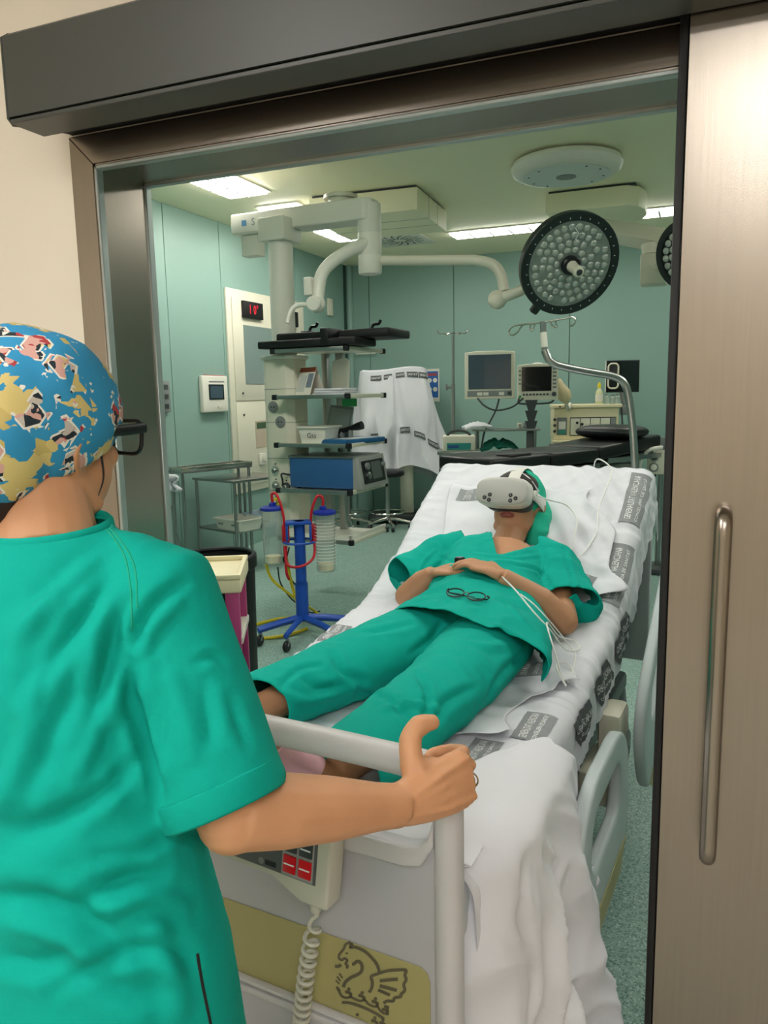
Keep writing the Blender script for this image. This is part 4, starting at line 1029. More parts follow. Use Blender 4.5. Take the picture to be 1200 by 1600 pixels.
# trousers and clogs, below the picture
q = MB()
for sx in (-1, 1):
    hx_ = -.72 + sx * .088
    q.tube([nl(hx_, .69, .86), nl(hx_, .69, .48), nl(hx_, .665, .07)], [.105, .085, .08], 20)
q.tube([nl(-.72, .69, .95), nl(-.72, .69, .80)], [(.165, .125), (.185, .135)], 24, ref=(1, 0, 0))
mesh_obj('scrub_trousers', bake_remesh(q, .012, 3), M_scrub, nur)
for sx in (-1, 1):
    hx_ = -.72 + sx * .09
    MB().tube([nl(hx_, .60, .042), nl(hx_, .66, .046), nl(hx_, .76, .046), nl(hx_ + sx * .008, .85, .036), nl(hx_ + sx * .01, .875, .03)], [(.034, .040), (.043, .044), (.050, .044), (.046, .034), (.02, .02)], 18, ref=(1, 0, 0)).build('clog', M_white, nur)
# patterned cap
cp = MB(); cp.ell((0, -.026, .034), (.101, .118, .106), 32).ell((0, -.085, -.012), (.082, .070, .082), 24)
cp.xf(HN); me = bake_remesh(cp, .005, 6, .5)
HNI = HN.inverted()
cloth(me, [(((18, 6, 6), (0, 14, 8), (0, 5, 16)), .0028, 8.3)])
me = cut_mesh(me, lambda c: (lambda p: p.z > -.030 + .56 * p.y - (.02 if p.y < -.09 else 0))(HNI @ Vector(c)))
def cap_print():
    m = bpy.data.materials.new('cap_geometric_print'); m.use_nodes = True; nt = m.node_tree; N = nt.nodes; L = nt.links; b = N['Principled BSDF']; b.inputs['Roughness'].default_value = .8
    tc = N.new('ShaderNodeTexCoord')
    nz = N.new('ShaderNodeTexVoronoi'); nz.inputs['Scale'].default_value = 48; nz.distance = 'CHEBYCHEV'
    L.new(tc.outputs['Object'], nz.inputs['Vector'])
    ma = N.new('ShaderNodeVectorMath'); ma.operation = 'MULTIPLY_ADD'; L.new(nz.outputs['Color'], ma.inputs[0]); ma.inputs[1].default_value = (.017, .017, .017); L.new(tc.outputs['Object'], ma.inputs[2])
    def vor(scale, loc, metric='MANHATTAN'):
        mp = N.new('ShaderNodeMapping'); mp.inputs['Location'].default_value = loc; L.new(ma.outputs[0], mp.inputs['Vector'])
        v = N.new('ShaderNodeTexVoronoi'); v.distance = metric; v.inputs['Scale'].default_value = scale; v.inputs['Randomness'].default_value = .9; L.new(mp.outputs[0], v.inputs['Vector'])
        s_ = N.new('ShaderNodeSeparateColor'); L.new(v.outputs['Color'], s_.inputs[0]); return v, s_
    def ramp(src, stops):
        r = N.new('ShaderNodeValToRGB'); r.color_ramp.interpolation = 'CONSTANT'; e = r.color_ramp.elements
        e[0].position = 0; e[0].color = lin(stops[0][1]); e[1].position = stops[1][0]; e[1].color = lin(stops[1][1])
        for p, c in stops[2:]: x = e.new(p); x.color = lin(c)
        L.new(src, r.inputs[0]); return r.outputs[0]
    def mixc(fac, a, bcol):
        x = N.new('ShaderNodeMix'); x.data_type = 'RGBA'; L.new(fac, x.inputs[0]); L.new(a, x.inputs[6])
        if isinstance(bcol, str): x.inputs[7].default_value = lin(bcol)
        else: L.new(bcol, x.inputs[7])
        return x.outputs[2]
    def cmp(src, op, val):
        x = N.new('ShaderNodeMath'); x.operation = op; L.new(src, x.inputs[0]); x.inputs[1].default_value = val; return x.outputs[0]
    def mul(a, c):
        x = N.new('ShaderNodeMath'); x.operation = 'MULTIPLY'; L.new(a, x.inputs[0]); L.new(c, x.inputs[1]); return x.outputs[0]
    v1, s1 = vor(24, (0.2, 0.1, 0)); base = ramp(s1.outputs[0], [(0, '2d93c4'), (.73, 'd9c47e'), (.90, 'c9b46d')])
    v2, s2 = vor(26, (.3, .7, .1)); patch = mul(cmp(s2.outputs[0], 'GREATER_THAN', .60), cmp(v2.outputs['Distance'], 'LESS_THAN', .72))
    inner = mul(cmp(s2.outputs[0], 'GREATER_THAN', .60), cmp(v2.outputs['Distance'], 'LESS_THAN', .62))
    v3, s3 = vor(58, (.1, .2, .6)); det = ramp(s3.outputs[1], [(0, '1c2a33'), (.42, 'd8a79c'), (.74, 'c9beb4'), (.87, 'b23a40'), (.93, 'd9c47e')])
    c = mixc(patch, base, 'e9e6dc'); c = mixc(inner, c, det)
    v4, s4 = vor(60, (.9, .4, .2)); star = mul(cmp(s4.outputs[2], 'GREATER_THAN', .86), cmp(v4.outputs['Distance'], 'LESS_THAN', .30))
    c = mixc(star, c, 'e6e4da')
    L.new(c, b.inputs['Base Color'])
    return m
capn = mesh_obj('surgical_cap', me, cap_print(), nur); capn['label'] = 'blue cap with yellow and dark angular print'
sm = capn.modifiers.new('thick', 'SOLIDIFY'); sm.thickness = .0025; sm.offset = 0
# glasses
gn = thing('eyeglasses', 'black thick rimmed eyeglasses worn by the person with the patterned cap', 'eyeglasses', NL)
for sx in (-1, 1):
    lp = [(sx * .036 + x_, .104, .010 + z_) for x_, z_ in rrect(.054, .046, .014, 4)]
    MB().tube([HN @ Vector(p) for p in lp], .0032, 8, closed=True).build('rim', M_blackpl, gn)
    MB().prism([(a, b) for a, b in rrect(.052, .044, .013, 4, sx * .036, .010)], lambda a, b, d: tuple(HN @ Vector((a, d, b))), .1034, .1046).build('lens', M_glass, gn)
    MB().tube([HN @ Vector(p) for p in ((sx * .064, .104, .024), (sx * .076, .098, .024), (sx * .081, .06, .018), (sx * .083, .015, .012))], [(.0075, .0022)] * 4, 8, ref=(0, 0, 1)).build('temple', M_blackpl, gn)
MB().tube([HN @ Vector(p) for p in ((-.010, .104, .018), (0, .107, .021), (.010, .104, .018))], .003, 8).build('bridge', M_blackpl, gn)

# ================================================================== THEATRE EQUIPMENT
def facing(px): return rad(22.4) - math.atan((px - 600) / CF)
def flr(p): return Vector((p.x, p.y, 0))
def local(o): return (Matrix.Translation(o.location) @ o.rotation_euler.to_matrix().to_4x4()).inverted()
def castor(par, p, r=.035, name='caster'):
    c = MB().lathe([(.3 * r, -.011), (r * .9, -.011), (r, -.006), (r, .006), (r * .9, .011), (.3 * r, .011)], 18, (p[0], p[1], p[2] + r), (1, 0, 0)).build(name, M_blackpl, par)
    MB().tube([(p[0], p[1], p[2] + r), (p[0], p[1] + r * .4, p[2] + r * 1.6), (p[0], p[1] + r * .4, p[2] + r * 2.3)], [.014, .014, .010], 10).build('fork', M_grey, c)

# ---- ceiling pendant with shelves
Bv, Av, Cv = at(545, 697, 5.25), at(432, 690, 5.5), at(604, 680, 5.75)
ex = (flr(Av) - flr(Bv)); LX = ex.length; ex.normalize(); ey = Vector((-ex.y, ex.x, 0));
if ey.dot(flr(Cv) - flr(Bv)) < 0: ey = -ey
LY = .56
PR = math.atan2(-ex.y, -ex.x)                               # local +x = -ex (towards the right), local y = ey
PO = flr(Bv) + ex * LX                                       # shelf left front corner on the floor
pend = thing('ceiling_pendant', 'white ceiling supply column with four equipment shelves on a long arm', 'ceiling pendant', PO, PR)
PI_ = local(pend)
if (PI_ @ (flr(Bv) + ey)).y < 0: pass
def zat(px, py, d): return at(px, py, d).z
SHZ = [zat(540, 545, 5.25), zat(538, 619, 5.25), zat(545, 697, 5.25), zat(548, 772, 5.25), zat(545, 853, 5.25)]
for k, z in enumerate(SHZ):
    th = .028
    if k == 4: 
        sh_ = MB().bb(.0, LX, 0, LY, z - .012, z).bb(0, LX, 0, .015, z, z + .045).bb(LX - .015, LX, 0, LY, z, z + .045).bb(0, .015, 0, LY, z, z + .045).build('tray', M_white, pend, weld=False)
    else:
        sh_ = MB().bb(.01, LX - .01, .01, LY - .01, z - .004, z + .004).build('shelf', M_white, pend)
    MB().bb(.02, LX - .02, -.012, .010, z - th / 2, z + th / 2).build('edge_rail', M_steel, sh_, bevel=.003)
    MB().bb(LX - .010, LX + .012, .02, LY - .02, z - th / 2, z + th / 2).build('edge_rail', M_offw, sh_, bevel=.003)
    for cx, cy in ((0, 0), (LX, 0), (LX, LY)):
        MB().lathe([(.018, -.019), (.022, -.015), (.022, .015), (.018, .019)], 14, (cx, cy, z)).build('corner_plug', M_blackpl, sh_)
for cx in (.12, .24):
    MB().bb(cx, cx + .05, .46, .52, SHZ[4] - .12, SHZ[0] + .01).build('shelf_upright', M_steel, pend, bevel=.005)
cw = .26
cz0, cz1 = zat(412, 822, 5.6), zat(420, 562, 5.6)
ccx, ccy = -.06, .24
def colbox(w_, z0, z1, ch_=.045):
    h = w_ / 2; return MB().prism([(-h + ch_, -h), (h - ch_, -h), (h, -h + ch_), (h, h - ch_), (h - ch_, h), (-h + ch_, h), (-h, h - ch_), (-h, -h + ch_)], lambda a, b, d: (ccx + a, ccy + b, d), z0, z1)
col = colbox(cw, cz0, cz1).build('supply_column', M_offw, pend, bevel=.004)
colbox(cw + .03, cz1, cz1 + .025).build('column_lid', M_white, pend, bevel=.008)
for zz in (.2, .4, .62, .82):
    colbox(cw + .002, cz0 + (cz1 - cz0) * zz, cz0 + (cz1 - cz0) * zz + .004).build('panel_joint', M_grey, col)
def on_col(a, z, n, rr, m, th=.006):
    return MB().lathe([(rr, 0), (rr, th), (rr * .9, th + .002)], 20, (ccx + a, ccy - cw / 2 + .0005, z), (0, -1, 0)).build(n, m, col)
H_ = cz1 - cz0
for a, f in ((-.03, .715), (.03, .625)):
    s_ = on_col(a, cz0 + H_ * f, 'power_socket', .042, M_grey)
    z_ = cz0 + H_ * f
    for da in (-.012, .012): MB().lathe([(.005, 0), (.005, .003)], 8, (ccx + a + da, ccy - cw / 2 - .0075, z_), (0, -1, 0)).build('socket_hole', M_black, s_)
for a, f, m in ((-.03, .33, M_chrome), (-.03, .235, M_chrome), (.06, .23, M_dgrey), (-.035, .13, M_yellow)):
    g_ = on_col(a, cz0 + H_ * f, 'gas_outlet', .032, m, .012)
    MB().lathe([(.018, 0), (.018, .02), (.012, .026)], 16, (ccx + a, ccy - cw / 2 - .012, cz0 + H_ * f), (0, -1, 0)).build('outlet_nozzle', M_steel, g_)
    MB().lathe([(.006, 0), (.006, .003)], 8, (ccx + a, ccy - cw / 2 - .0005, cz0 + H_ * f + .045), (0, -1, 0)).build('indicator', M_black, col)
tz0, tz1 = cz1 + .025, zat(421, 383, 5.6)
MB().cyl((ccx, ccy, tz0), (ccx, ccy, tz1), .088, n=32).build('drop_tube', M_white, pend)
MB().cyl((ccx, ccy, tz0), (ccx, ccy, tz0 + .10), .094, n=32).build('tube_collar', M_offw, pend)
bz1 = zat(421, 348, 5.6)
MB().bb(ccx - .11, ccx + .11, ccy - .12, ccy + .12, tz1, bz1).build('tube_head', M_white, pend, bevel=.01)
# beam from head to hub
hubW = at(578, 400, 5.35); hub = PI_ @ flr(hubW)
hzb, hzt = zat(578, 428, 5.35), zat(578, 322, 5.35)
beamL = PI_ @ at(372, 345, 5.75); 
bzt, bzb = zat(480, 325, 5.5), zat(480, 357, 5.5)
u_ = (Vector((hub.x, hub.y, 0)) - Vector((beamL.x, beamL.y, 0))).normalized(); v_ = Vector((-u_.y, u_.x, 0))
def beamfn(a, b, d): p = Vector((beamL.x, beamL.y, 0)) + u_ * a + v_ * b; return (p.x, p.y, d)
bl_len = (Vector((hub.x, hub.y, 0)) - Vector((beamL.x, beamL.y, 0))).length
MB().prism([(0, -.10), (bl_len, -.10), (bl_len + .05, -.06), (bl_len + .05, .06), (bl_len, .10), (0, .10)], beamfn, bzb, bzt).build('support_beam', M_white, pend, bevel=.015, seg=3)
MB().prism([(.05, -.05), (.20, -.05), (.20, .05), (.05, .05)], beamfn, zat(390, 400, 5.7), bzb).build('brake_box', M_white, pend, bevel=.01)
ld = letters('lettering', 'S', .07, lambda a, b: beamfn(.20 + a, -.1012, (bzt + bzb) / 2 + b), mat('beam_print', '7b8a96', .5), pend)
MB().prism([(.10, .0), (.14, 0), (.14, .04), (.10, .04)], lambda a, b, d: beamfn(a, d, (bzt + bzb) / 2 - .02 + b), -.1012, -.1004).build('logo_patch', mat('logo_blue', '5b8fc0', .5), pend)
hb = MB().lathe([(.075, hzb), (.082, hzb + .01), (.082, hzb + .12), (.080, hzb + .125), (.082, hzb + .13), (.082, hzb + .27), (.080, hzb + .275), (.082, hzb + .28), (.082, hzt)], 32, (hub.x, hub.y, 0)).build('hub', M_white, pend)
MB().lathe([(.09, bzt - .02), (.09, bzt + .04), (.12, bzt + .05), (.12, CH - .25)], 28, (beamfn(bl_len * .80, 0, 0)[0], beamfn(bl_len * .80, 0, 0)[1], 0)).build('swivel_collar', M_offw, pend)
# ceiling mount
mc = at(560, 300, 5.55)
mt_o = thing('ceiling_mount', 'large cream box on the ceiling carrying the pendant arm', 'ceiling mount', (at(590, 345, z=2.93).x + .02, at(590, 345, z=2.93).y + .15, CH), rad(3))
MB().bb(-.50, .42, -.48, .42, -.19, -.02).build('cover', M_ceil, mt_o, bevel=.006)
MB().bb(-.48, .40, -.46, .40, -.02, -.001).build('shadow_gap', M_dgrey, mt_o)
for y in (-.16, .1): MB().bb(-.502, .4215, y, y + .004, -.1915, -.02).build('cover_joint', M_grey, mt_o)
# spring arm with monitor bracket
sa = thing('articulated_support', 'white bent spring arm hanging under the pendant hub', 'support arm', hubW.xyz * 1, 0)
SI = local(sa)
P_ = [SI @ at(*p) for p in ((575, 378, 5.3), (545, 392, 5.25), (518, 410, 5.2), (503, 428, 5.18), (498, 452, 5.18), (496, 475, 5.18))]
MB().tube(smoothpath(P_, 6), [.042] * 31, 18).build('arm_tube', M_white, sa)
MB().ell(P_[-1] + Vector((0, 0, -.0)), (.055, .055, .06), 18).build('knuckle', M_white, sa)
MB().box(SI @ at(484, 448, 5.2), (.06, .08, .12)).build('bracket', M_white, sa, bevel=.01)
MB().tube(smoothpath([SI @ at(*p) for p in ((490, 478, 5.2), (470, 476, 5.2), (456, 484, 5.2), (449, 505, 5.2))], 5), .016, 12).build('cable_tube', M_white, sa)
MB().lathe([(.05, 0), (.05, .03), (.04, .04)], 20, P_[-1] + Vector((0, -.05, 0)), (0.3, -1, -.2)).build('end_disc', M_white, sa)

# ---- surgical lamp
LC = at(890, 413, 4.75)
Lr = .318
ln = (Vector((0, 0, CAM_H)) - LC).normalized(); rgt = Vector((.925, .378, 0)); 
ln = (ln + rgt * .42 + Vector((0, 0, -.34))).normalized()
lamp = thing('surgical_lamp', 'large round surgical lamp with clear lens clusters and black rim', 'surgical lamp', LC)
lu = Vector((0, 0, 1)) - ln * ln.z; lu.normalize(); lv = ln.cross(lu)
LM = Matrix([[lv.x, lu.x, ln.x, 0], [lv.y, lu.y, ln.y, 0], [lv.z, lu.z, ln.z, 0], [0, 0, 0, 1]])   # local z = light direction
M_rim = mat('lamp_black_rim', '1b2423', .4)
M_lens = mat('lamp_clear_lens', 'a9b0a8', .16, metal=.25, var=.35, vscale=40, coat=.6)
MB().lathe([(Lr * .3, -.085), (Lr * .85, -.075), (Lr * .985, -.045), (Lr, -.02), (Lr, .012), (Lr * .985, .018), (Lr * .845, .018), (Lr * .835, .006), (.02, .004)], 48).xf(LM).build('housing', M_rim, lamp)
MB().lathe([(Lr * .83, .0065), (.01, .0065)], 40, cap=False).xf(LM).build('reflector', mat('lamp_reflector', '8b938c', .3, metal=.3, var=.3, vscale=30), lamp)
lens0 = None
rr_ = .048
for ring, n in ((.090, 11), (.134, 17), (.180, 23), (.228, 29)):
    for k in range(n):
        a = 2 * PI * (k + .5 * (ring > .1)) / n
        if (k * 7 + int(ring * 100)) % 11 == 0 and ring > .1: continue
        c = LM @ Vector((ring * math.cos(a), ring * math.sin(a), .006))
        if lens0 is None:
            lens0 = MB().lathe([(.0215, 0), (.021, .006), (.016, .011), (.007, .0125)], 10).xf(LM.to_3x3().to_4x4()).build('lens', M_lens, lamp); lens0.location = c
        else:
            o = lens0.copy(); COL.objects.link(o); o.location = c
for k in range(28):
    a = 2 * PI * k / 28; c = Vector((Lr * .89 * math.cos(a), Lr * .89 * math.sin(a), .0185))
    MB().box((0, 0, 0), (.010, .003, .002), Matrix.Rotation(a, 3, 'Z')).xf(LM @ Matrix.Translation(c)).build('rim_mark', M_letter, lamp)
crack = [(-.005, Lr * .78, .0205), (-.02, Lr * .70, .0205), (.01, Lr * .6, .0205), (-.004, Lr * .5, .0205), (.02, Lr * .42, .0205)]
MB().tube([LM @ Vector((-p[0], p[1], p[2])) for p in crack], .0018, 6).build('crack', M_letter, lamp)
MB().lathe([(.060, .004), (.060, .03), (.052, .04), (.045, .04)], 28).xf(LM).build('handle_socket', M_blackpl, lamp)
MB().lathe([(.036, .035), (.034, .05), (.030, .11), (.034, .125), (.032, .150), (.018, .158)], 24).xf(LM).build('sterile_handle', M_offw, lamp)
MB().lathe([(.020, .1585), (.015, .162)], 16).xf(LM).build('handle_camera', M_dgrey, lamp)
LI = Matrix.Translation(-LC)
MB().box((0, 0, 0), (.09, .05, .05)).xf(LM @ Matrix.Rotation(rad(-60), 4, 'Z') @ Matrix.Translation((Lr * 1.0, 0, -.01))).build('rim_grip', M_rim, lamp, bevel=.012)
AP = [LI @ at(*p) for p in ((593, 407, 5.35), (660, 407, 5.25), (740, 406, 5.1), (768, 412, 5.05), (782, 428, 5.03), (788, 455, 5.03))]
MB().tube(AP[:2] + smoothpath(AP[2:], 6), .034, 18).build('lamp_arm', M_offw, lamp)
bp3 = LI @ at(777, 468, 5.03); MB().ell(bp3, (.062, .062, .062), 20).build('ball_joint', M_offw, lamp)
MB().tube([bp3, LI @ at(812, 455, 4.95), LM @ Vector((0, 0, -.08))], [.036, .034, .03], 16).build('yoke', M_offw, lamp)

# ---- second lamp and its ceiling mount at the right edge
LC2 = at(1075, 398, 4.7)
l2 = thing('surgical_lamp', 'surgical lamp half hidden behind the steel door edge', 'surgical lamp', LC2)
n2 = (Vector((0, 0, CAM_H)) - LC2).normalized(); n2 = (n2 - rgt * .9 + Vector((0, 0, -.25))).normalized()
q2 = Vector((0, 0, 1)) - n2 * n2.z; q2.normalize(); r2 = n2.cross(q2); LM2 = Matrix([[r2.x, q2.x, n2.x, 0], [r2.y, q2.y, n2.y, 0], [r2.z, q2.z, n2.z, 0], [0, 0, 0, 1]])
R2 = .215
MB().lathe([(R2 * .3, -.07), (R2 * .9, -.05), (R2, -.015), (R2, .012), (R2 * .82, .016), (R2 * .80, .004), (.01, .004)], 40).xf(LM2).build('housing', M_rim, l2)
for ring, n in ((.06, 8), (.105, 14), (.148, 20)):
    for k in range(n):
        a = 2 * PI * k / n; o = lens0.copy(); COL.objects.link(o); o.parent = l2; o.rotation_euler = (LM2.to_3x3() @ LM.to_3x3().inverted()).to_euler(); o.location = LM2 @ Vector((ring * math.cos(a), ring * math.sin(a), .005))
MB().lathe([(.03, .004), (.028, .09), (.015, .1)], 20).xf(LM2).build('sterile_handle', M_offw, l2)
K2 = Matrix.Translation(-LC2)
MB().box(K2 @ at(1022, 422, 5.2), (.17, .17, .20)).build('joint_box', M_offw, l2, bevel=.012)
MB().cyl(K2 @ at(1020, 400, 5.2), K2 @ at(1022, 385, 5.2), .07, .085).build('joint_collar', M_offw, l2)
b0, b1 = K2 @ at(935, 358, 5.75), K2 @ at(1040, 377, 5.15)
MB().tube([b0, b1, b1 + (b1 - b0).normalized() * .12], [(.085, .10), (.085, .10), (.08, .09)], 4, ref=(0, 0, 1)).build('arm_beam', M_offw, l2, bevel=.012)
MB().tube([K2 @ at(1022, 420, 5.2), (-.02, .10, -.02), LM2 @ Vector((0, 0, -.06))], .04, 14).build('yoke', M_offw, l2)
m2c = at(925, 330, z=2.93)
m2 = thing('ceiling_mount', 'low white ceiling box above and right of the big surgical lamp', 'ceiling mount', (m2c.x, m2c.y + .25, CH), rad(0))
MB().prism([(-.36, -.34), (.28, -.34), (.36, -.26), (.40, -.1), (.40, .1), (.36, .26), (.28, .34), (-.36, .34)], lambda a, b, d: (a, b, d), -.17, -.018).build('cover', M_ceil, m2, bevel=.008)
MB().bb(-.34, .34, -.32, .32, -.018, -.001).build('shadow_gap', M_dgrey, m2)

# ---- round ceiling unit and swirl vent
rc = thing('ceiling_dome', 'flat round white unit on the theatre ceiling', 'ceiling unit', (-.945, 5.78, CH))
MB().lathe([(.33, -.001), (.372, -.02), (.385, -.05), (.372, -.085), (.34, -.105), (.31, -.11), (.01, -.115)], 56).build('body', M_white, rc)
MB().lathe([(.30, -.1105), (.30, -.114), (.01, -.1185)], 48).build('base_plate', mat('dome_plate', 'd8dedb', .4), rc)
MB().lathe([(.07, -.115), (.07, -.1205), (.01, -.1215)], 28).build('centre_cap', M_grey, rc)
for a in (20, 55, 130, 160, 200, 235, 310, 340): MB().lathe([(.008, -.112), (.008, -.117)], 8, (.26 * math.cos(rad(a)), .26 * math.sin(rad(a)), 0)).build('screw', M_black, rc)
vt = at(625, 374, z=CH)
vn_ = thing('swirl_vent', 'square ceiling vent with radial swirl slots', 'vent', vt)
MB().bb(-.30, .30, -.30, .30, -.012, -.001).build('plate', M_white, vn_, bevel=.003)
for k in range(16):
    for rr0, rr1 in ((.07, .15), (.165, .25)):
        a = 2 * PI * (k + (.5 if rr0 > .1 else 0)) / 16
        p0 = Vector((rr0 * math.cos(a), rr0 * math.sin(a), -.0125)); p1 = Vector((rr1 * math.cos(a + .22), rr1 * math.sin(a + .22), -.0125))
        MB().tube([p0, p1], [(.010, .002)] * 2, 4, ref=(-math.sin(a), math.cos(a), 0)).build('slot', M_dgrey, vn_)

# ---- suction stand
SB = at(473, 968, z=.10); so = flr(SB)
st = thing('suction_stand', 'blue wheeled suction stand with two clear canisters', 'suction stand', so)
TI = local(st)
for k, (p, z_) in enumerate((((403, 985), .10), ((432, 1008), .10), ((545, 967), .10), ((530, 990), .10))):
    e_ = TI @ at(*p, z=.10)
    if k == 3: e_ = Vector((.30, -.16, .10))
    dv = Vector((e_.x, e_.y, 0)); dv = dv.normalized() * min(.34, max(.28, dv.length)); e_ = Vector((dv.x, dv.y, .10))
    sd_ = Vector((-dv.y, dv.x, 0)).normalized()
    lg = MB().tube([(0, 0, .115), (dv.x * .5, dv.y * .5, .112), (e_.x, e_.y, .10)], [(.027, .021), (.026, .020), (.024, .019)], 4, ref=(0, 0, 1)).build('leg', M_blue, st, bevel=.004)
    castor(st, (e_.x * .97, e_.y * .97, 0.0), .034)
ctop = zat(463, 806, 4.95)
MB().cyl((0, 0, .10), (0, 0, ctop), .034, n=24).build('column', M_blue, st)
MB().cyl((0, 0, .10), (0, 0, .34), .040, n=24).build('column_sleeve', M_blue, st)
fx = facing(465); fxM = Matrix.Rotation(fx, 4, 'Z')
MB().bb(-.085, .075, -.05, .05, ctop - .02, ctop).bb(-.085, -.07, -.05, .05, ctop - .12, ctop - .02).bb(.06, .075, -.05, .05, ctop - .12, ctop - .02).xf(fxM).build('head_bracket', M_blue, st, bevel=.004, weld=False)
MB().tube([(fxM @ Vector((.10 * math.cos(a), .10 * math.sin(a), ctop - .13))) for a in [2 * PI * k / 24 for k in range(24)]], .007, 8, closed=True).build('ring_rail', M_blue, st)
M_can = mat('frosted_canister', 'e4ece9', .22, trans=.75, ior=1.12, alpha=.55)
M_bluelid = mat('navy_lid', '1a2f9c', .4)
for sx, top_px, bot_px, lab in ((-1, (424, 797), (424, 883), 0), (1, (507, 803), (508, 895), 1)):
    tp = TI @ at(*top_px, 4.75); bt = TI @ at(*bot_px, 4.75)
    c_ = MB().lathe([(.054, 0), (.058, .01), (.064, tp.z - bt.z)], 28, (tp.x, tp.y, bt.z)).build('canister', M_can, st)
    MB().lathe([(.070, 0), (.072, .006), (.070, .018), (.045, .026), (.04, .026)], 28, (tp.x, tp.y, tp.z)).build('lid', M_bluelid, c_)
    MB().lathe([(.022, .026), (.022, .045), (.012, .05)], 16, (tp.x - .01 * sx, tp.y, tp.z)).build('lid_port', M_bluelid, c_)
    MB().lathe([(.045, .008), (.047, .05), (.01, .055)], 20, (tp.x, tp.y, bt.z)).build('sponge', M_cream, c_)
    if sx > 0:
        for k in range(14): MB().tube([(tp.x + .0655 * math.cos(a), tp.y + .0655 * math.sin(a), bt.z + .05 + k * .02) for a in [2 * PI * j / 18 for j in range(18)]], .0016, 4, closed=True).build('graduation', M_white, c_)
    hp_ = fxM @ Vector((sx * .085, -.0, ctop - .05))
    MB().box(hp_ + Vector((0, 0, -.03)), (.045, .05, .11), fxM.to_3x3()).build('holder', M_red, st, bevel=.006)
    up_ = Vector((0, 0, .17))
    A1 = Vector((tp.x - .01 * sx, tp.y, tp.z + .04)); B1 = hp_ + Vector((0, -.02, .0))
    MB().tube(smoothpath([A1, A1 + Vector((0, 0, .06)), A1.lerp(B1, .5) + Vector((0, 0, .13)), B1 + Vector((0, 0, .09)), B1 + Vector((0, 0, -.06))], 6), .0085, 10).build('suction_tube', M_red, st)
MB().tube(smoothpath([fxM @ Vector(p) for p in ((.09, -.03, ctop - .10), (.08, -.07, ctop - .22), (0, -.09, ctop - .27), (-.08, -.06, ctop - .26), (-.095, -.03, ctop - .15))], 6), .0085, 10).build('suction_tube', M_red, st)
MB().tube(smoothpath([fxM @ Vector(p) for p in ((-.085, -.03, ctop - .15), (-.09, -.05, ctop - .30), (-.075, -.04, ctop - .36))], 6), .0085, 10).build('suction_tube', M_red, st)
# hoses on the floor
def fl(px, py, z=.012): return at(px, py, z=z)
yh = [at(447, 870, 4.9), at(455, 910, 4.9), at(465, 945, 4.9), fl(468, 962, .03), fl(430, 968), fl(395, 978), fl(388, 990), fl(410, 997), fl(450, 992), fl(480, 982, .012)]
wire('oxygen_hose', 'yellow gas hose looped on the floor around the blue stand', yh, .0105, M_yellow, 'hose')
yh2 = [at(415, 880, 5.1), at(425, 905, 5.1), at(452, 928, 5.0), at(478, 946, 5.0), fl(492, 955, .03), fl(503, 968, .012)]
wire('oxygen_hose', 'yellow gas hose hanging down behind the blue stand column', yh2, .0095, M_yellow, 'hose')
wire('power_cable', 'black cable dangling left of the blue stand column', [at(434, 886, 5.05), at(438, 910, 5.05), at(452, 932, 5.05), at(468, 946, 5.0), fl(485, 957, .02), fl(500, 955, .01)], .005, M_black)
wire('power_cable', 'black cable curving down between canister and blue column', [at(452, 855, 5.15), at(446, 885, 5.15), at(455, 905, 5.1), at(470, 925, 5.1), fl(482, 945, .02)], .005, M_black)
wire('power_cable', 'black cable crossing the floor towards the bed side', [fl(512, 990, .01), fl(535, 978, .01), fl(545, 968, .01), fl(560, 955, .01), fl(572, 942, .01), fl(600, 928, .01), fl(640, 905, .01)], .006, M_black)

# ---- pink trolley and black bin
tb_ = at(372, 1070, z=.05)
tc_ = at(362, 905, 2.75)
tro = thing('instrument_trolley', 'small trolley with cream tray top and pink post beside the bed', 'trolley', (tc_.x, tc_.y, 0), rad(28))
tzz = at(366, 903, 2.75).z
M_pink = mat('magenta_enamel', 'b8427d', .4)
MB().bb(-.46, .035, -.03, .32, tzz - .05, tzz).build('top_tray', M_cream, tro, bevel=.008)
for (x0, x1, y0, y1) in ((-.46, .035, -.03, -.012), (-.46, .035, .302, .32), (.017, .035, -.012, .302), (-.46, -.442, -.012, .302)):
    MB().bb(x0, x1, y0, y1, tzz, tzz + .018).build('tray_lip', M_cream, tro, bevel=.004)
for x in (-.40, .0):
    for y in (.0, .285): MB().bb(x - .024, x + .024, y - .02, y + .02, .07, tzz - .05).build('post', M_pink, tro, bevel=.004); castor(tro, (x, y, 0), .03)
for z_, m in ((tzz - .22, M_white), (.22, M_white)):
    MB().bb(-.42, .03, .0, .30, z_ - .03, z_).build('shelf', m, tro, bevel=.006)
MB().tube([(-.40, -.02, tzz - .20), (-.02, -.02, tzz - .20)], .012, 10).build('shelf_rail', M_pink, tro)
MB().bb(-.40, .0, .06, .28, .23, tzz - .26).build('dark_box', M_blackpl, tro, bevel=.01)
clip = thing('steel_dish', 'small white dish lying on the cream trolley top', 'dish', at(314, 877, 2.95))
MB().lathe([(.03, 0), (.045, .004), (.05, .02), (.046, .02), (.03, .006)], 20, (0, 0, -.0)).build('dish_body', M_white, clip)
clip.location = Vector((tc_.x, tc_.y, tzz + .001)) + Matrix.Rotation(rad(28), 3, 'Z') @ Vector((-.18, .12, 0))
bn = at(340, 885, 3.45)
bin_ = thing('waste_bin', 'round black wheeled bin behind the cream topped trolley', 'bin', (bn.x, bn.y, 0))
bz = at(345, 868, 3.45).z
MB().lathe([(.15, .07), (.155, .08), (.165, bz - .06), (.175, bz - .05), (.175, bz), (.165, bz), (.155, bz - .05), (.145, .09), (.01, .09)], 36).build('drum', M_black, bin_)
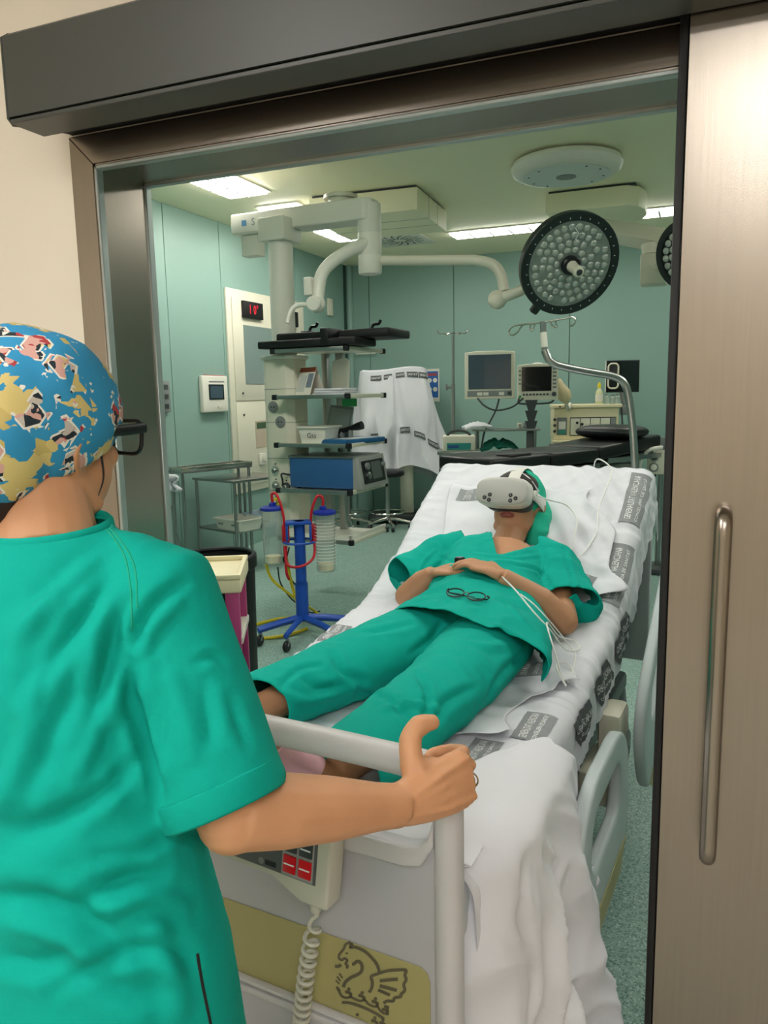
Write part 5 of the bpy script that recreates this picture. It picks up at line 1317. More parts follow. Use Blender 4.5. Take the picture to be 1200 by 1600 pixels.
for a in (30, 150, 270): castor(bin_, (.11 * math.cos(rad(a)), .11 * math.sin(rad(a)), 0), .03)
wl_ = bin_.location; 
MB().tube([(.165 * math.cos(a), .165 * math.sin(a), bz) for a in [2 * PI * k / 30 for k in range(30)]], .011, 8, closed=True).build('rim', M_blackpl, bin_)

# ---- steel tables at the left wall
def steel_table(label, A, B, C, z, shelf=None, wheels=True, rim=.0):
    A, B, C = flr(A), flr(B), flr(C)
    t = thing('steel_table', label, 'table', B, math.atan2((B - A).y, (B - A).x))
    I = local(t); a = I @ A; c = I @ C
    L_ = abs(a.x); W_ = abs(c.y) if abs(c.y) > .2 else .4
    x0, x1, y0, y1 = -L_, 0, 0, W_
    MB().bb(x0, x1, y0, y1, z - .022, z).build('top', M_steel, t, bevel=.004)
    if rim:
        for bx in ((x0, x1, y0, y0 + .012), (x0, x1, y1 - .012, y1), (x0, x0 + .012, y0 + .012, y1 - .012), (x1 - .012, x1, y0 + .012, y1 - .012)): MB().bb(*bx, z, z + rim).build('raised_edge', M_chrome, t, bevel=.003)
    for x in (x0 + .025, x1 - .025):
        for y in (y0 + .025, y1 - .025):
            MB().cyl((x, y, .06), (x, y, z - .022), .014, n=14).build('leg', M_steel, t); castor(t, (x, y, 0), .03)
    if shelf: MB().bb(x0 + .02, x1 - .02, y0 + .02, y1 - .02, shelf - .018, shelf).build('lower_shelf', M_steel, t, bevel=.003)
    return t, (x0, x1, y0, y1)
zt2 = .80
t2, ext = steel_table('steel trolley table with white trays on its lower shelf', at(300, 746, z=zt2), at(365, 752, z=zt2), at(396, 738, z=zt2), zt2, .36)
t1, ext1 = steel_table('taller steel table with raised edge behind the door jamb', at(262, 735, z=.90), at(283, 737, z=.90), at(384, 725, z=.90), .90, None, True, .03)
def tray(label, parent_t, x, y, z, rz, m, w_=.40, d_=.28, h_=.10):
    M_ = Matrix.Translation(parent_t.location) @ Matrix.Rotation(parent_t.rotation_euler.z, 4, 'Z'); p = M_ @ Vector((x, y, z))
    t = thing('plastic_tray', label, 'tray', p, parent_t.rotation_euler.z + rz)
    q = MB(); n = None
    lay = []
    for ww, dd, zz in ((w_ * .80, d_ * .78, .004), (w_ * .84, d_ * .82, .0), (w_ * .92, d_ * .92, h_ * .9), (w_, d_, h_ * .9), (w_, d_, h_), (w_ * .90, d_ * .90, h_), (w_ * .80, d_ * .78, .008)):
        lay.append([(a, b, zz) for a, b in rrect(ww, dd, .03, 4)])
    n = len(lay[0]); q.v = [p for l_ in lay for p in l_]; q.f = [(i * n + k, i * n + (k + 1) % n, (i + 1) * n + (k + 1) % n, (i + 1) * n + k) for i in range(len(lay) - 1) for k in range(n)] + [tuple(range(n)), tuple((len(lay) - 1) * n + k for k in range(n))]
    q.build('tub', m, t)
    for sx in (-1, 1): MB().bb(sx * .09 - .03, sx * .09 + .03, -d_ * .455 - .004, -d_ * .455 + .004, h_ * .45, h_ * .6).build('slot', M_grey, t)
    return t
tray('white perforated tray at the front of the lower steel shelf', t2, ext[1] - .16, .16, .361, 0, M_white)
tray('pale blue tray behind the white one on the steel shelf', t2, ext[1] - .10, ext[3] - .16, .361, rad(10), mat('pale_blue_plastic', 'b9cbd6', .45), .38, .26, .11)
# hanging cloth on a pole beside the jamb
hp = at(270, 860, 5.6)
hcl = thing('drip_stand', 'thin steel stand with a white cloth hung on it beside the jamb', 'stand', (at(269, 760, 5.6).x, at(269, 760, 5.6).y, 0))
hz = at(269, 742, 5.6).z
MB().cyl((0, 0, .04), (0, 0, hz + .05), .010, n=12).build('pole', M_steel, hcl)
for a in range(5): MB().tube([(0, 0, .06), (.2 * math.cos(a * 1.2566), .2 * math.sin(a * 1.2566), .05)], .010, 8).build('foot', M_steel, hcl); 
MB().grid(lambda i, j: (-.07 + .15 * i + .02 * math.sin(j * 9), -.02 + .03 * math.sin(i * 11 + j * 2), hz + .01 - .13 * j * (1 - .35 * abs(i - .5)) - .03 * abs(i - .5)), 14, 14).build('hung_cloth', M_cloth, hcl, solid=.003)
wire('wall_lead', 'thin grey lead hanging down the left wall to the floor', [at(268, 790, 5.7), at(271, 815, 5.7), at(280, 845, 5.8), at(290, 870, 5.9), at(292, 900, 6.0)], .004, M_grey)

# ---- left wall fittings
WX = TLX
wp = thing('wall_touch_panel', 'white wall panel with a dark touch screen on the left wall', 'control panel', (WX, 6.06, 1.36))
MB().bb(.0005, .045, -.20, .20, 0, .335).build('case', M_white, wp, bevel=.012, seg=3)
MB().bb(.0455, .048, -.11, .13, .115, .255).build('screen', M_screen, wp)
MB().bb(.0485, .0492, -.09, .11, .13, .24).build('display', M_scr_blue, wp)
MB().bb(.0455, .047, -.10, .14, .275, .285).build('name_strip', M_grey, wp); MB().bb(-.0 + .01, .04, -.14, .15, .336, .340).build('alarm_strip', M_red, wp)
MB().bb(.0455, .052, .02, .08, .04, .055).build('latch', M_offw, wp)
cb = thing('wall_control_cabinet', 'cream control cabinet with red digit clocks set in the left wall', 'cabinet', (WX, 7.1, 0))
Y0, Y1 = -.76, .78
MB().bb(.0005, .02, Y0, Y1, .55, 2.52).build('frame', M_offw, cb, bevel=.004)
MB().bb(.021, .03, Y0 + .08, Y1 - .08, 1.46, 2.44).build('upper_door', M_offw, cb, bevel=.004)
MB().bb(.021, .03, Y0 + .08, Y1 - .08, .62, 1.445).build('lower_door', M_offw, cb, bevel=.004)
MB().bb(.0305, .034, Y0 + .26, Y1 - .25, 1.62, 2.19).build('viewing_window', mat('grey_viewer_glass', '7d8f8c', .15, coat=.5), cb)
M_led = mat('red_led', 'e01830', .5, emit=.7)
def clock(y0, y1, z0, z1, txt, lab):
    c = thing('wall_clock', lab, 'clock', (WX + .031, 7.1, 0), 0, None)
    MB().bb(0, .03, y0, y1, z0, z1).build('case', M_black, c, bevel=.004)
    letters('digits', txt, (z1 - z0) * .8, lambda a, b: (.0306, (y0 + y1) / 2 + a * .85, (z0 + z1) / 2 + b), M_led, c)
clock(Y0 + .24, Y0 + .60, 2.26, 2.42, '1 0°', 'black clock display with red digits left of the white pendant tube')
clock(Y0 + 1.02, Y0 + 1.34, 2.24, 2.40, '00', 'black clock display with red digits right of the white pendant tube')
for z_ in (1.53, 1.32): MB().lathe([(.012, 0), (.012, .006)], 12, (.0305, Y0 + .20, z_), (1, 0, 0)).build('key_lock', M_dgrey, cb)
MB().bb(.0305, .034, Y0 + .40, Y0 + .62, .98, 1.25).build('meter_plate', mat('beige_plate', 'c9b9a4', .5), cb); MB().bb(.0345, .036, Y0 + .42, Y0 + .60, 1.17, 1.235).build('meter_display', mat('green_lcd', '3c5a3a', .3), cb)
sw = thing('wall_switch', 'small white switch on the cream control cabinet', 'switch', (WX + .031, 7.1 + Y0 + .50, .80)); MB().bb(0, .025, -.06, .06, -.0, .12).build('plate', M_white, sw, bevel=.008); MB().bb(.0255, .03, -.03, .03, .03, .09).build('rocker', M_offw, sw, bevel=.003)
p_ = at(514, 480, x=TLX)
sw2 = thing('wall_switch', 'small ivory wall switch behind the bent monitor arm', 'switch', (WX, p_.y, p_.z)); MB().bb(.0005, .03, -.06, .06, -.10, .10).build('plate', M_offw, sw2, bevel=.008); MB().bb(.0305, .035, -.03, .03, -.05, .05).build('rocker', M_white, sw2, bevel=.003)
p_ = at(257, 620, x=TLX)
sp_ = thing('socket_strip', 'narrow grey socket strip on the wall beside the door jamb', 'socket strip', (WX, p_.y, p_.z)); MB().bb(.0005, .04, -.09, .03, -.13, .13).build('case', M_grey, sp_, bevel=.006)
for z_ in (-.08, 0, .08): MB().bb(.0405, .043, -.05, .0, z_ - .02, z_ + .02).build('socket', M_dgrey, sp_)

# ---- things standing on the pendant shelves (local frame of the pendant)
PMx = Matrix.Translation(pend.location) @ Matrix.Rotation(PR, 4, 'Z')
def on_shelf(name, label, cat, x, y, z, rz=0.0):
    return thing(name, label, cat, PMx @ Vector((x, y, z)), PR + rz)
Ls = LX
# black padded case overhanging the top shelf
bc = on_shelf('padded_case', 'long flat black padded boards lying on the top pendant shelf', 'padded board', -.02, .0, SHZ[0] + .0195)
MB().bb(-.09, LX + .10, -.03, .30, 0, .052).build('lower_board', M_black, bc, bevel=.012, seg=3)
MB().bb(-.03, LX + .28, .12, .48, .053, .112).build('upper_board', M_black, bc, bevel=.014, seg=3)
MB().bb(LX - .16, LX - .10, -.034, .49, .0, .118).build('strap', M_blackpl, bc, bevel=.003)
for x_, y_ in ((.20, .2), (LX + .06, .3)):
    MB().tube(smoothpath([(x_, y_, .11), (x_ + .02, y_, .15), (x_ + .06, y_, .155), (x_ + .075, y_, .18)], 4), .011, 8).build('clamp_lever', M_blackpl, bc)
    MB().bb(x_ - .05, x_ + .03, y_ - .03, y_ + .03, .1125, .125).build('clamp_plate', M_blackpl, bc, bevel=.004)
# tent calendar
cal = on_shelf('tent_calendar', 'red headed tent calendar standing on the second pendant shelf', 'calendar', .17, .20, SHZ[1] + .005, rad(-20))
tentM = mat('card_white', 'efe9df', .6)
MB().prism([(-.075, 0), (-.073, 0), (.0, .205), (-.002, .205)], lambda a, b, d: (d, a, b), -.09, .09).build('front_sheet', tentM, cal)
MB().prism([(.075, 0), (.073, 0), (.0, .205), (.002, .205)], lambda a, b, d: (d, a, b), -.09, .09).build('back_sheet', tentM, cal)
def ten(a, b, e_=.0015): k = b / .205; return (a, -.075 + .074 * k - e_, b)
MB().add([ten(-.09, .17), ten(.09, .17), ten(.09, .203), ten(-.09, .203)], [(0, 1, 2, 3)]).build('header_print', mat('brick_red_print', 'a8503c', .6), cal)
MB().add([ten(-.08, .03), ten(.01, .03), ten(.01, .15), ten(-.08, .15)], [(0, 1, 2, 3)]).build('month_print', mat('pale_print', 'cfd0ca', .6), cal)
MB().add([ten(.02, .06), ten(.08, .06), ten(.08, .16), ten(.02, .16)], [(0, 1, 2, 3)]).build('photo_print', mat('photo_print', '7c8894', .6, var=.5, vscale=40), cal)
bx_ = on_shelf('white_carton', 'white carton leaning behind the calendar on the second shelf', 'box', .30, .42, SHZ[1] + .005, rad(10))
MB().prism([(-.06, 0), (.06, 0), (.075, .24), (.05, .27), (-.045, .25)], lambda a, b, d: (a, d, b), -.03, .03).build('carton', M_white, bx_, bevel=.003)
for k in range(3):
    f_o = on_shelf('folded_cloth', ('bottom', 'middle', 'top')[k] + ' one of the folded white cloths on the second shelf', 'cloth', .40 + .004 * k, .16, SHZ[1] + .0045 + .0175 * k, rad((0, 3, -4)[k]))
    MB().bb(-.13 + .006 * k, .13 - .005 * k, -.10, .10, 0, .017).build('fold', M_cloth, f_o, bevel=.008, seg=3)
gt = on_shelf('green_tag', 'green label card hanging below the second pendant shelf', 'tag', .44, .30, SHZ[1] - .075)
MB().bb(-.06, .06, -.001, .001, 0, .055).build('card', mat('tag_green', '2f9b57', .6), gt); MB().cyl((0, 0, .055), (0, 0, .061), .002, n=8).build('string', M_white, gt)
# tub with lettering, tablet and torch
tb2 = on_shelf('plastic_tub', 'white tub with handwritten word on the third shelf', 'tub', .26, .16, SHZ[2] + .005)
q = MB(); lay = []
for ww, dd, zz in ((.20, .18, .0), (.235, .215, .115), (.265, .24, .115), (.265, .24, .125), (.22, .20, .125), (.19, .17, .006)): lay.append([(a, b, zz) for a, b in rrect(ww, dd, .02, 4)])
n = len(lay[0]); q.v = [p for l_ in lay for p in l_]; q.f = [(i * n + k, i * n + (k + 1) % n, (i + 1) * n + (k + 1) % n, (i + 1) * n + k) for i in range(len(lay) - 1) for k in range(n)] + [tuple(range(n)), tuple((len(lay) - 1) * n + k for k in range(n))]
q.build('tub', M_white, tb2)
letters('handwriting', 'Gas', .05, lambda a, b: (a, -.1035 - .0022, .06 + b), M_blackpl, tb2)
tbl_ = on_shelf('tablet', 'grey tablet screen standing behind the white tub', 'tablet', .30, .33, SHZ[2] + .005)
MB().bb(-.10, .10, -.006, .006, 0, .27).xf(Matrix.Rotation(rad(-14), 4, 'X') @ Matrix.Rotation(rad(6), 4, 'Y')).build('shell', M_grey, tbl_, bevel=.006)
MB().bb(-.085, .085, -.0075, -.0065, .02, .25).xf(Matrix.Rotation(rad(-14), 4, 'X') @ Matrix.Rotation(rad(6), 4, 'Y')).build('screen', mat('grey_screen', '9aa39f', .2), tbl_)
tor = on_shelf('torch', 'black cylindrical torch leaning over the white tub', 'torch', .43, .27, SHZ[2] + .005)
MB().tube([(-.08, 0, .075), (.04, 0, .105), (.085, 0, .115), (.125, 0, .125)], [.018, .018, .028, .030], 16).build('tube', M_black, tor); MB().bb(-.05, -.03, -.015, .015, 0, .075).build('rest', M_grey, tor); MB().bb(.02, .04, -.015, .015, 0, .09).build('rest', M_grey, tor)
bk2 = on_shelf('blue_folder', 'blue pack with white print lying on the third shelf', 'folder', LX - .10, .26, SHZ[2] + .005, rad(78))
MB().bb(-.22, .22, -.12, .12, 0, .035).build('pack', mat('petrol_blue_pack', '1f5f8f', .45), bk2, bevel=.008); MB().bb(-.17, .15, -.10, .04, .0355, .0365).build('white_print', mat('print_white', 'dfe7ec', .5, var=.3, vscale=20), bk2)
# generator
gen = on_shelf('electrosurgical_unit', 'blue and grey device with round dials on the fourth shelf', 'medical device', LX - .33, .27, SHZ[3] + .005)
M_dblue = mat('steel_blue_panel', '2d5f92', .4)
MB().bb(-.20, .32, -.20, .20, .012, .225).build('case', M_dblue, gen, bevel=.006)
MB().prism([(.3205, .012), (.40, .012), (.36, .235), (.3205, .235)], lambda a, b, d: (a, d, b), -.205, .205).build('front_panel', mat('panel_grey', '9a9c98', .45), gen, bevel=.004)
MB().bb(-.21, .33, -.205, .205, .2255, .240).build('lid', M_grey, gen, bevel=.005)
for x in (-.15, .30):
    for y in (-.15, .15): MB().cyl((x, y, 0), (x, y, .013), .02, n=12).build('foot', M_black, gen)
def gp(a, b, e_=.002): k = (b - .012) / .223; return Vector((.40 - .04 * k + e_, a, b))
def gpanel(a0, a1, b0, b1, n_, m, e_=.002): return MB().add([gp(a0, b0, e_), gp(a1, b0, e_), gp(a1, b1, e_), gp(a0, b1, e_), gp(a0, b0, -.001), gp(a1, b0, -.001), gp(a1, b1, -.001), gp(a0, b1, -.001)], [(0, 1, 2, 3), (7, 6, 5, 4), (0, 4, 5, 1), (1, 5, 6, 2), (2, 6, 7, 3), (3, 7, 4, 0)]).build(n_, m, gen)
gpanel(-.17, .17, .045, .205, 'bezel', M_blackpl); gpanel(-.03, .12, .07, .19, 'display', mat('dim_display', '59605e', .3), .004)
for b in (.10, .165): MB().lathe([(.026, 0), (.026, .016), (.018, .020)], 18, gp(-.10, b, .003), (1, 0, .18)).build('dial', M_steel if b < .13 else M_grey, gen)
for a in (.15,): MB().lathe([(.016, 0), (.016, .02)], 14, gp(a, .16, .003), (1, 0, .18)).build('dial', M_grey, gen)
wire('device_lead', 'black lead looping from the blue device to the supply column', [PMx @ Vector(p) for p in ((LX - .54, .1, SHZ[3] + .10), (LX - .60, .07, SHZ[3] + .11), (.0, .06, SHZ[3] + .06), (-.02, .085, SHZ[3] + .02))], .007, M_black)

# ---- operating table
OT0 = Vector((-1.70, 5.13, 0)); OTR = math.atan2(.872, .49)
ot = thing('operating_table', 'black padded operating table with steel side rails behind the bed', 'operating table', OT0, OTR)
def pad(x0, x1, z0, z1, tilt=0, y0=-.52, y1=0, name='pad'):
    q = MB().bb(0, x1 - x0, y0, y1, 0, z1 - z0).xf(Matrix.Translation((x0, 0, z0)) @ Matrix.Rotation(-tilt, 4, 'Y')); return q.build(name, M_pad, ot, bevel=.028, seg=4)
pad(.0, .60, .965, 1.065); pad(.61, 1.16, .965, 1.065); pad(1.17, 1.98, .975, 1.075, rad(4))
pad(.20, .42, 1.05, 1.085, 0, -.50, -.36, 'strap_pad'); 
MB().bb(.02, 1.14, -.50, -.02, .915, .945).build('top_frame', M_dgrey, ot, bevel=.006)
MB().bb(1.15, 1.96, -.48, -.04, .925, .955).xf(Matrix.Translation((1.15, 0, .93)) @ Matrix.Rotation(-rad(4), 4, 'Y') @ Matrix.Translation((-1.15, 0, -.93))).build('back_frame', M_dgrey, ot, bevel=.006)
for y in (-.565, .03):
    MB().bb(.05, 1.10, y, y + .012, .925, .96).build('side_rail', M_steel, ot, bevel=.002)
    MB().bb(1.2, 1.9, y, y + .012, .955, .99).build('side_rail', M_steel, ot, bevel=.002)
    for x in (.12, .52, 1.0): MB().bb(x, x + .05, min(y, -.5) if y < 0 else -.02, -.5 if y < 0 else y, .93, .95).build('rail_bracket', M_steel, ot)
MB().bb(.62, 1.30, -.45, -.07, .80, .914).build('tilt_housing', M_dgrey, ot, bevel=.02)
MB().bb(1.3, 1.75, -.40, -.12, .84, .92).build('gear_housing', M_steel, ot, bevel=.02)
MB().bb(.75, 1.15, -.42, -.10, .14, .80).build('column', M_steel, ot, bevel=.02); MB().bb(.35, 1.55, -.50, -.02, .0, .13).build('base', M_dgrey, ot, bevel=.03)
pl = thing('pillow', 'flat black vinyl pillow on the head of the operating table', 'pillow', OT0 + Matrix.Rotation(OTR, 3, 'Z') @ Vector((1.66, -.26, 1.112)), OTR)
q = MB().ell((0, 0, .05), (.24, .30, .055), 32)
q.v = [(math.copysign(abs(x / .24) ** .55 * .19, x), math.copysign(abs(y / .30) ** .55 * .28, y), z) for x, y, z in q.v]
q.build('cover', M_pad, pl)

# ---- anaesthesia machine
AM = at(918, 640, 7.85)
am = thing('anaesthesia_machine', 'cream anaesthesia machine with drawers behind the operating table', 'medical machine', (AM.x, AM.y, 0), rad(14))
azt = zat(915, 632, 7.85)
W2 = .345
MB().bb(-W2, W2, 0, .55, azt - .035, azt).build('top_shelf', M_cream, am, bevel=.008)
MB().bb(-W2 + .01, W2 - .03, .03, .53, azt - .36, azt - .036).build('control_head', M_cream, am, bevel=.008)
MB().prism([(-W2 + .03, .12), (W2 - .01, .12), (W2 - .04, azt - .361), (-W2 + .02, azt - .361)], lambda a, b, d: (a, d, b), .10, .53).build('cabinet', M_cream, am, bevel=.01)
MB().bb(-W2 + .0, W2 - .02, -.05, .12, azt - .385, azt - .362).build('work_top', M_cream, am, bevel=.006)
MB().bb(.02, W2 + .02, -.12, .15, .56, .60).build('side_shelf', M_cream, am, bevel=.008)
MB().bb(-W2, W2 + .01, .0, .55, .06, .118).build('base', M_offw, am, bevel=.01)
for x in (-.3, .3):
    for y in (.05, .5): castor(am, (x, y, 0), .03)
MB().bb(-.17, .29, .022, .029, azt - .32, azt - .13).build('module_frame', M_dgrey, am)
for k in range(4): MB().bb(-.165 + k * .10, -.072 + k * .10, .012, .0215, azt - .31, azt - .14).build('module', M_offw, am, bevel=.003)
MB().bb(-.165 + .40, .285, .014, .0215, azt - .31, azt - .14).build('module', M_grey, am, bevel=.003)
MB().bb(-.30, -.20, .022, .029, azt - .31, azt - .13).build('gauge_panel', M_grey, am)
MB().bb(-.285, -.215, .014, .0215, azt - .25, azt - .17).build('gauge', M_white, am); MB().bb(-.285, -.215, .014, .0215, azt - .30, azt - .26).build('gauge', mat('teal_gauge', '3b8f7d', .4), am)
for k in range(3): MB().lathe([(.016, 0), (.016, .02)], 12, (-.325, .028, azt - .15 - k * .06), (0, -1, 0)).build('knob', M_dgrey, am)
for k, z_ in enumerate((-.185, -.20)): MB().lathe([(.014, 0), (.014, .01)], 12, (-.10 + k * .05, .011, azt + z_), (0, -1, 0)).build('knob', M_black, am)
letters('maker_print', 'S/5', .03, lambda a, b: (-.24 + a, -.0008, azt - .018 + b), M_dgrey, am); MB().bb(-.285, -.265, -.0012, -.0002, azt - .026, azt - .010).build('maker_mark', M_dgrey, am)
for k in range(3): 
    dr = MB().bb(-W2 + .05, W2 - .06, .088, .0995, .15 + .17 * k, .31 + .17 * k).build('drawer', M_offw, am, bevel=.003); MB().bb(-.08, .06, .078, .0875, .26 + .17 * k, .275 + .17 * k).build('handle', M_grey, dr)
AMM = Matrix.Translation(am.location) @ Matrix.Rotation(am.rotation_euler.z, 4, 'Z')
def on_am(x, y): return AMM @ Vector((x, y, azt + .0005))
bo = thing('bottle', 'clear bottle with yellow cap and label on the machine top', 'bottle', on_am(.125, .10))
MB().lathe([(.034, 0), (.037, .005), (.037, .11), (.03, .135), (.016, .155), (.014, .165)], 22).build('bottle_body', mat('pale_bottle', 'd8dbb0', .25), bo)
MB().lathe([(.0378, .03), (.0378, .095)], 22, cap=False).build('label_band', M_white, bo); MB().lathe([(.018, .1655), (.018, .195), (.012, .205), (.008, .222)], 16).build('cap', mat('yellow_cap', 'e6cf2a', .4), bo)
for k, (x, h, r_) in enumerate(((.20, .09, .024), (.255, .085, .026), (.305, .09, .028))):
    c_ = thing('vial', ('small clear vial next to the yellow capped bottle', 'small clear vial in the middle of the row on the machine', 'small vial at the right end of the machine top')[k], 'vial', on_am(x, .10)); MB().lathe([(r_, 0), (r_, h * .8), (r_ * .6, h * .88), (r_ * .6, h)], 18).build('vial_body', mat('clear_vial', 'cfdcd6', .15, trans=.5, alpha=.8), c_); MB().lathe([(r_ * .66, h + .0002), (r_ * .66, h + .012)], 14).build('stopper', M_grey, c_)

# ---- monitors
def monitor(name, label, px, py, d, w_, h_, screen, m_case, yaw=0.0, dz=0.0):
    p = at(px, py, d); t = thing(name, label, 'monitor', p, facing(px) + yaw)
    MB().prism([(-w_ / 2, -h_ / 2), (w_ / 2, -h_ / 2), (w_ / 2, h_ / 2 - .012), (w_ / 4, h_ / 2), (-w_ / 4, h_ / 2), (-w_ / 2, h_ / 2 - .012)], lambda a, b, d_: (a, d_, b), 0, .06).build('case', m_case, t, bevel=.008, seg=3)
    return t
m1 = monitor('monitor', 'large flat monitor with slate screen on the anaesthesia workplace', 765, 586, 7.45, .485, .46, None, M_offw, rad(-4))
MB().bb(-.205, .205, -.004, -.0005, -.135, .195).build('screen', M_scr_blue, m1); MB().bb(-.215, .215, -.003, -.0003, -.205, -.15).build('control_bar', M_grey, m1)
for x in (-.12, -.06, .09): MB().bb(x, x + .05, -.005, -.0032, -.195, -.165).build('sticker', M_white, m1)
MB().lathe([(.018, 0), (.018, .006)], 14, (.19, -.003, -.178), (0, -1, 0)).build('power_knob', M_dgrey, m1)
MB().bb(-.06, .06, .062, .14, -.20, .10).build('arm_bracket', M_offw, m1, bevel=.01)
m2_ = monitor('patient_monitor', 'smaller patient monitor with black screen and side keys', 840, 597, 7.35, .385, .345, None, M_offw, rad(2))
MB().bb(-.15, .13, -.004, -.0005, -.085, .145).build('screen', M_screen, m2_)
for k in range(6): MB().bb(.142, .175, -.005, -.0005, -.06 + .035 * k, -.042 + .035 * k).build('key', M_grey, m2_)
for k in range(8): MB().bb(-.14 + .032 * k, -.12 + .032 * k, -.005, -.0005, -.125, -.108).build('key', M_dgrey, m2_)
for k in range(4): MB().bb(-.178, -.158, -.005, -.0005, -.02 + .04 * k, -.005 + .04 * k).build('key', M_grey, m2_)
MB().lathe([(.022, 0), (.022, .02), (.018, .024)], 18, (.155, -.002, -.115), (0, -1, 0)).build('rotary_knob', M_dgrey, m2_); MB().lathe([(.014, 0), (.014, .003)], 12, (-.165, -.001, -.135), (0, -1, 0)).build('power_key', mat('green_key', '2c8f5c', .4), m2_)
MB().ell((0, .03, .172), (.05, .03, .014), 16).build('alarm_light', M_white, m2_)
stp = at(828, 690, 7.4)
mp_ = thing('monitor_stand', 'dark stepped stand post under the patient monitor', 'stand', (stp.x, stp.y + .05, 0), facing(828))
zz0 = zat(828, 625, 7.4)
MB().bb(-.045, .045, -.02, .02, .04, zz0 - .30).build('post', M_dgrey, mp_, bevel=.004)
for k in range(3): MB().prism([(-.03, 0), (.03, 0), (.06, .10), (-.06, .10)], lambda a, b, d: (a, d, b + zz0 - .30 + .10 * k), -.02, .02).build('step', M_dgrey, mp_)
MB().bb(-.16, .16, -.13, .13, 0, .04).build('base', M_dgrey, mp_, bevel=.01)
p_ = at(880, 615, 7.6)
bag = thing('breathing_bag', 'beige breathing bag hanging beside the patient monitor', 'breathing bag', p_, facing(880))
MB().tube(smoothpath([(-.06, 0, .14), (-.03, 0, .06), (.01, 0, -.02), (.03, 0, -.09)], 5), [(.03, .02), (.035, .025), (.04, .03), (.045, .034), (.05, .036), (.055, .04), (.06, .042), (.066, .045), (.07, .046), (.072, .046), (.07, .045), (.066, .043), (.06, .04), (.05, .035), (.04, .03), (.02, .016)], 16, ref=(1, 0, 0)).build('bag', mat('beige_rubber', 'd9c9a0', .5), bag); MB().tube([(.03, .02, -.10), (.05, .10, -.16), (.07, .30, azt - p_.z + .006)], .02, 10).build('connector', M_offw, bag)
wire('monitor_lead', 'grey lead sagging between the two monitors', [at(746, 622, 7.45), at(757, 634, 7.45), at(775, 641, 7.45), at(800, 636, 7.4), at(818, 622, 7.4)], .009, M_dgrey)
wire('monitor_lead', 'grey lead running down from the large monitor', [at(780, 622, 7.5), at(775, 640, 7.5), at(765, 660, 7.5), at(757, 675, 7.5), at(752, 700, 7.5)], .009, M_dgrey)
wire('monitor_lead', 'dark lead under the patient monitor', [at(811, 622, 7.4), at(811, 630, 7.4), at(830, 631, 7.4), at(860, 629, 7.4), at(868, 620, 7.4)], .009, M_dgrey)
wm_ = thing('screen_on_arm', 'black screen and narrow keypad at the wall behind the pole', 'monitor', at(973, 588, 8.0), facing(973) + rad(3))
MB().bb(-.165, .165, 0, .05, -.165, .165).build('screen_case', M_blackpl, wm_, bevel=.004); MB().bb(-.155, .155, -.003, -.0003, -.155, .155).build('screen', M_screen, wm_)
MB().bb(-.175, -.168, -.01, .04, -.16, .165).build('case_side', M_white, wm_)
kp = MB(); kp.tube([(a - .095, -.012, b + .005) for a, b in rrect(.10, .255, .035, 4)], .009, 8, closed=True).build('keypad_frame', M_offw, wm_)
MB().bb(-.135, -.055, -.010, -.0035, -.11, .12).build('keypad', M_blackpl, wm_, bevel=.002)
MB().tube([(0, .03, -.16), (.02, .05, -.26), (.05, .06, -.34)], .03, 12).build('arm', M_grey, wm_); MB().bb(-.02, .12, .02, .07, -.40, -.30).build('arm_clamp', M_grey, wm_, bevel=.008)
wire('screen_lead', 'dark lead falling from the black wall screen', [at(971, 632, 7.95), at(972, 655, 7.95), at(974, 680, 7.95), at(978, 705, 7.95), at(985, 730, 7.95)], .009, M_dgrey)

# ---- white pump unit with two dials by the door edge
dv_ = at(1028, 722, 6.2)
dv = thing('pump_unit', 'white unit with two round dials beside the door edge', 'medical device', (dv_.x, dv_.y, 0), facing(1028) + rad(-3))
z1_, z0_ = zat(1025, 703, 6.2), zat(1025, 742, 6.2)
MB().bb(-.085, .12, 0, .12, z0_, z1_).build('case', M_offw, dv, bevel=.012)
for z_ in (z1_ - .055, z0_ + .06):
    g_ = MB().lathe([(.036, 0), (.036, .012), (.030, .014)], 22, (-.03, -.0005, z_), (0, -1, 0)).build('dial', M_grey, dv); MB().lathe([(.026, .0142), (.02, .018)], 18, (-.03, 0, z_), (0, -1, 0)).build('dial_face', M_white if z_ < z1_ - .08 else M_dgrey, g_)
MB().bb(-.07, .12, .01, .10, z1_ + .02, z1_ + .10).build('grey_box', M_grey, dv, bevel=.004); MB().cyl((.085, .05, z1_ + .10), (.085, .05, z1_ + .13), .02).build('blue_knob', M_bluelid, dv); MB().bb(-.05, .10, .03, .09, z1_, z1_ + .02).build('spacer', M_grey, dv)
MB().cyl((.02, .06, .05), (.02, .06, z0_), .022).build('post', M_steel, dv); MB().bb(-.2, .2, -.12, .2, 0, .05).build('base', M_dgrey, dv, bevel=.01)
wire('air_tube', 'white air tube arching left of the two dial unit', [at(1035, 699, 6.1), at(1018, 702, 6.1), at(1005, 712, 6.15), at(999, 730, 6.2), at(998, 755, 6.2)], .016, M_white, 'tube')
wire('unit_lead', 'black lead under the two dial unit', [at(1025, 742, 6.1), at(1015, 749, 6.15), at(1000, 751, 6.2), at(985, 748, 6.25)], .007, M_black)

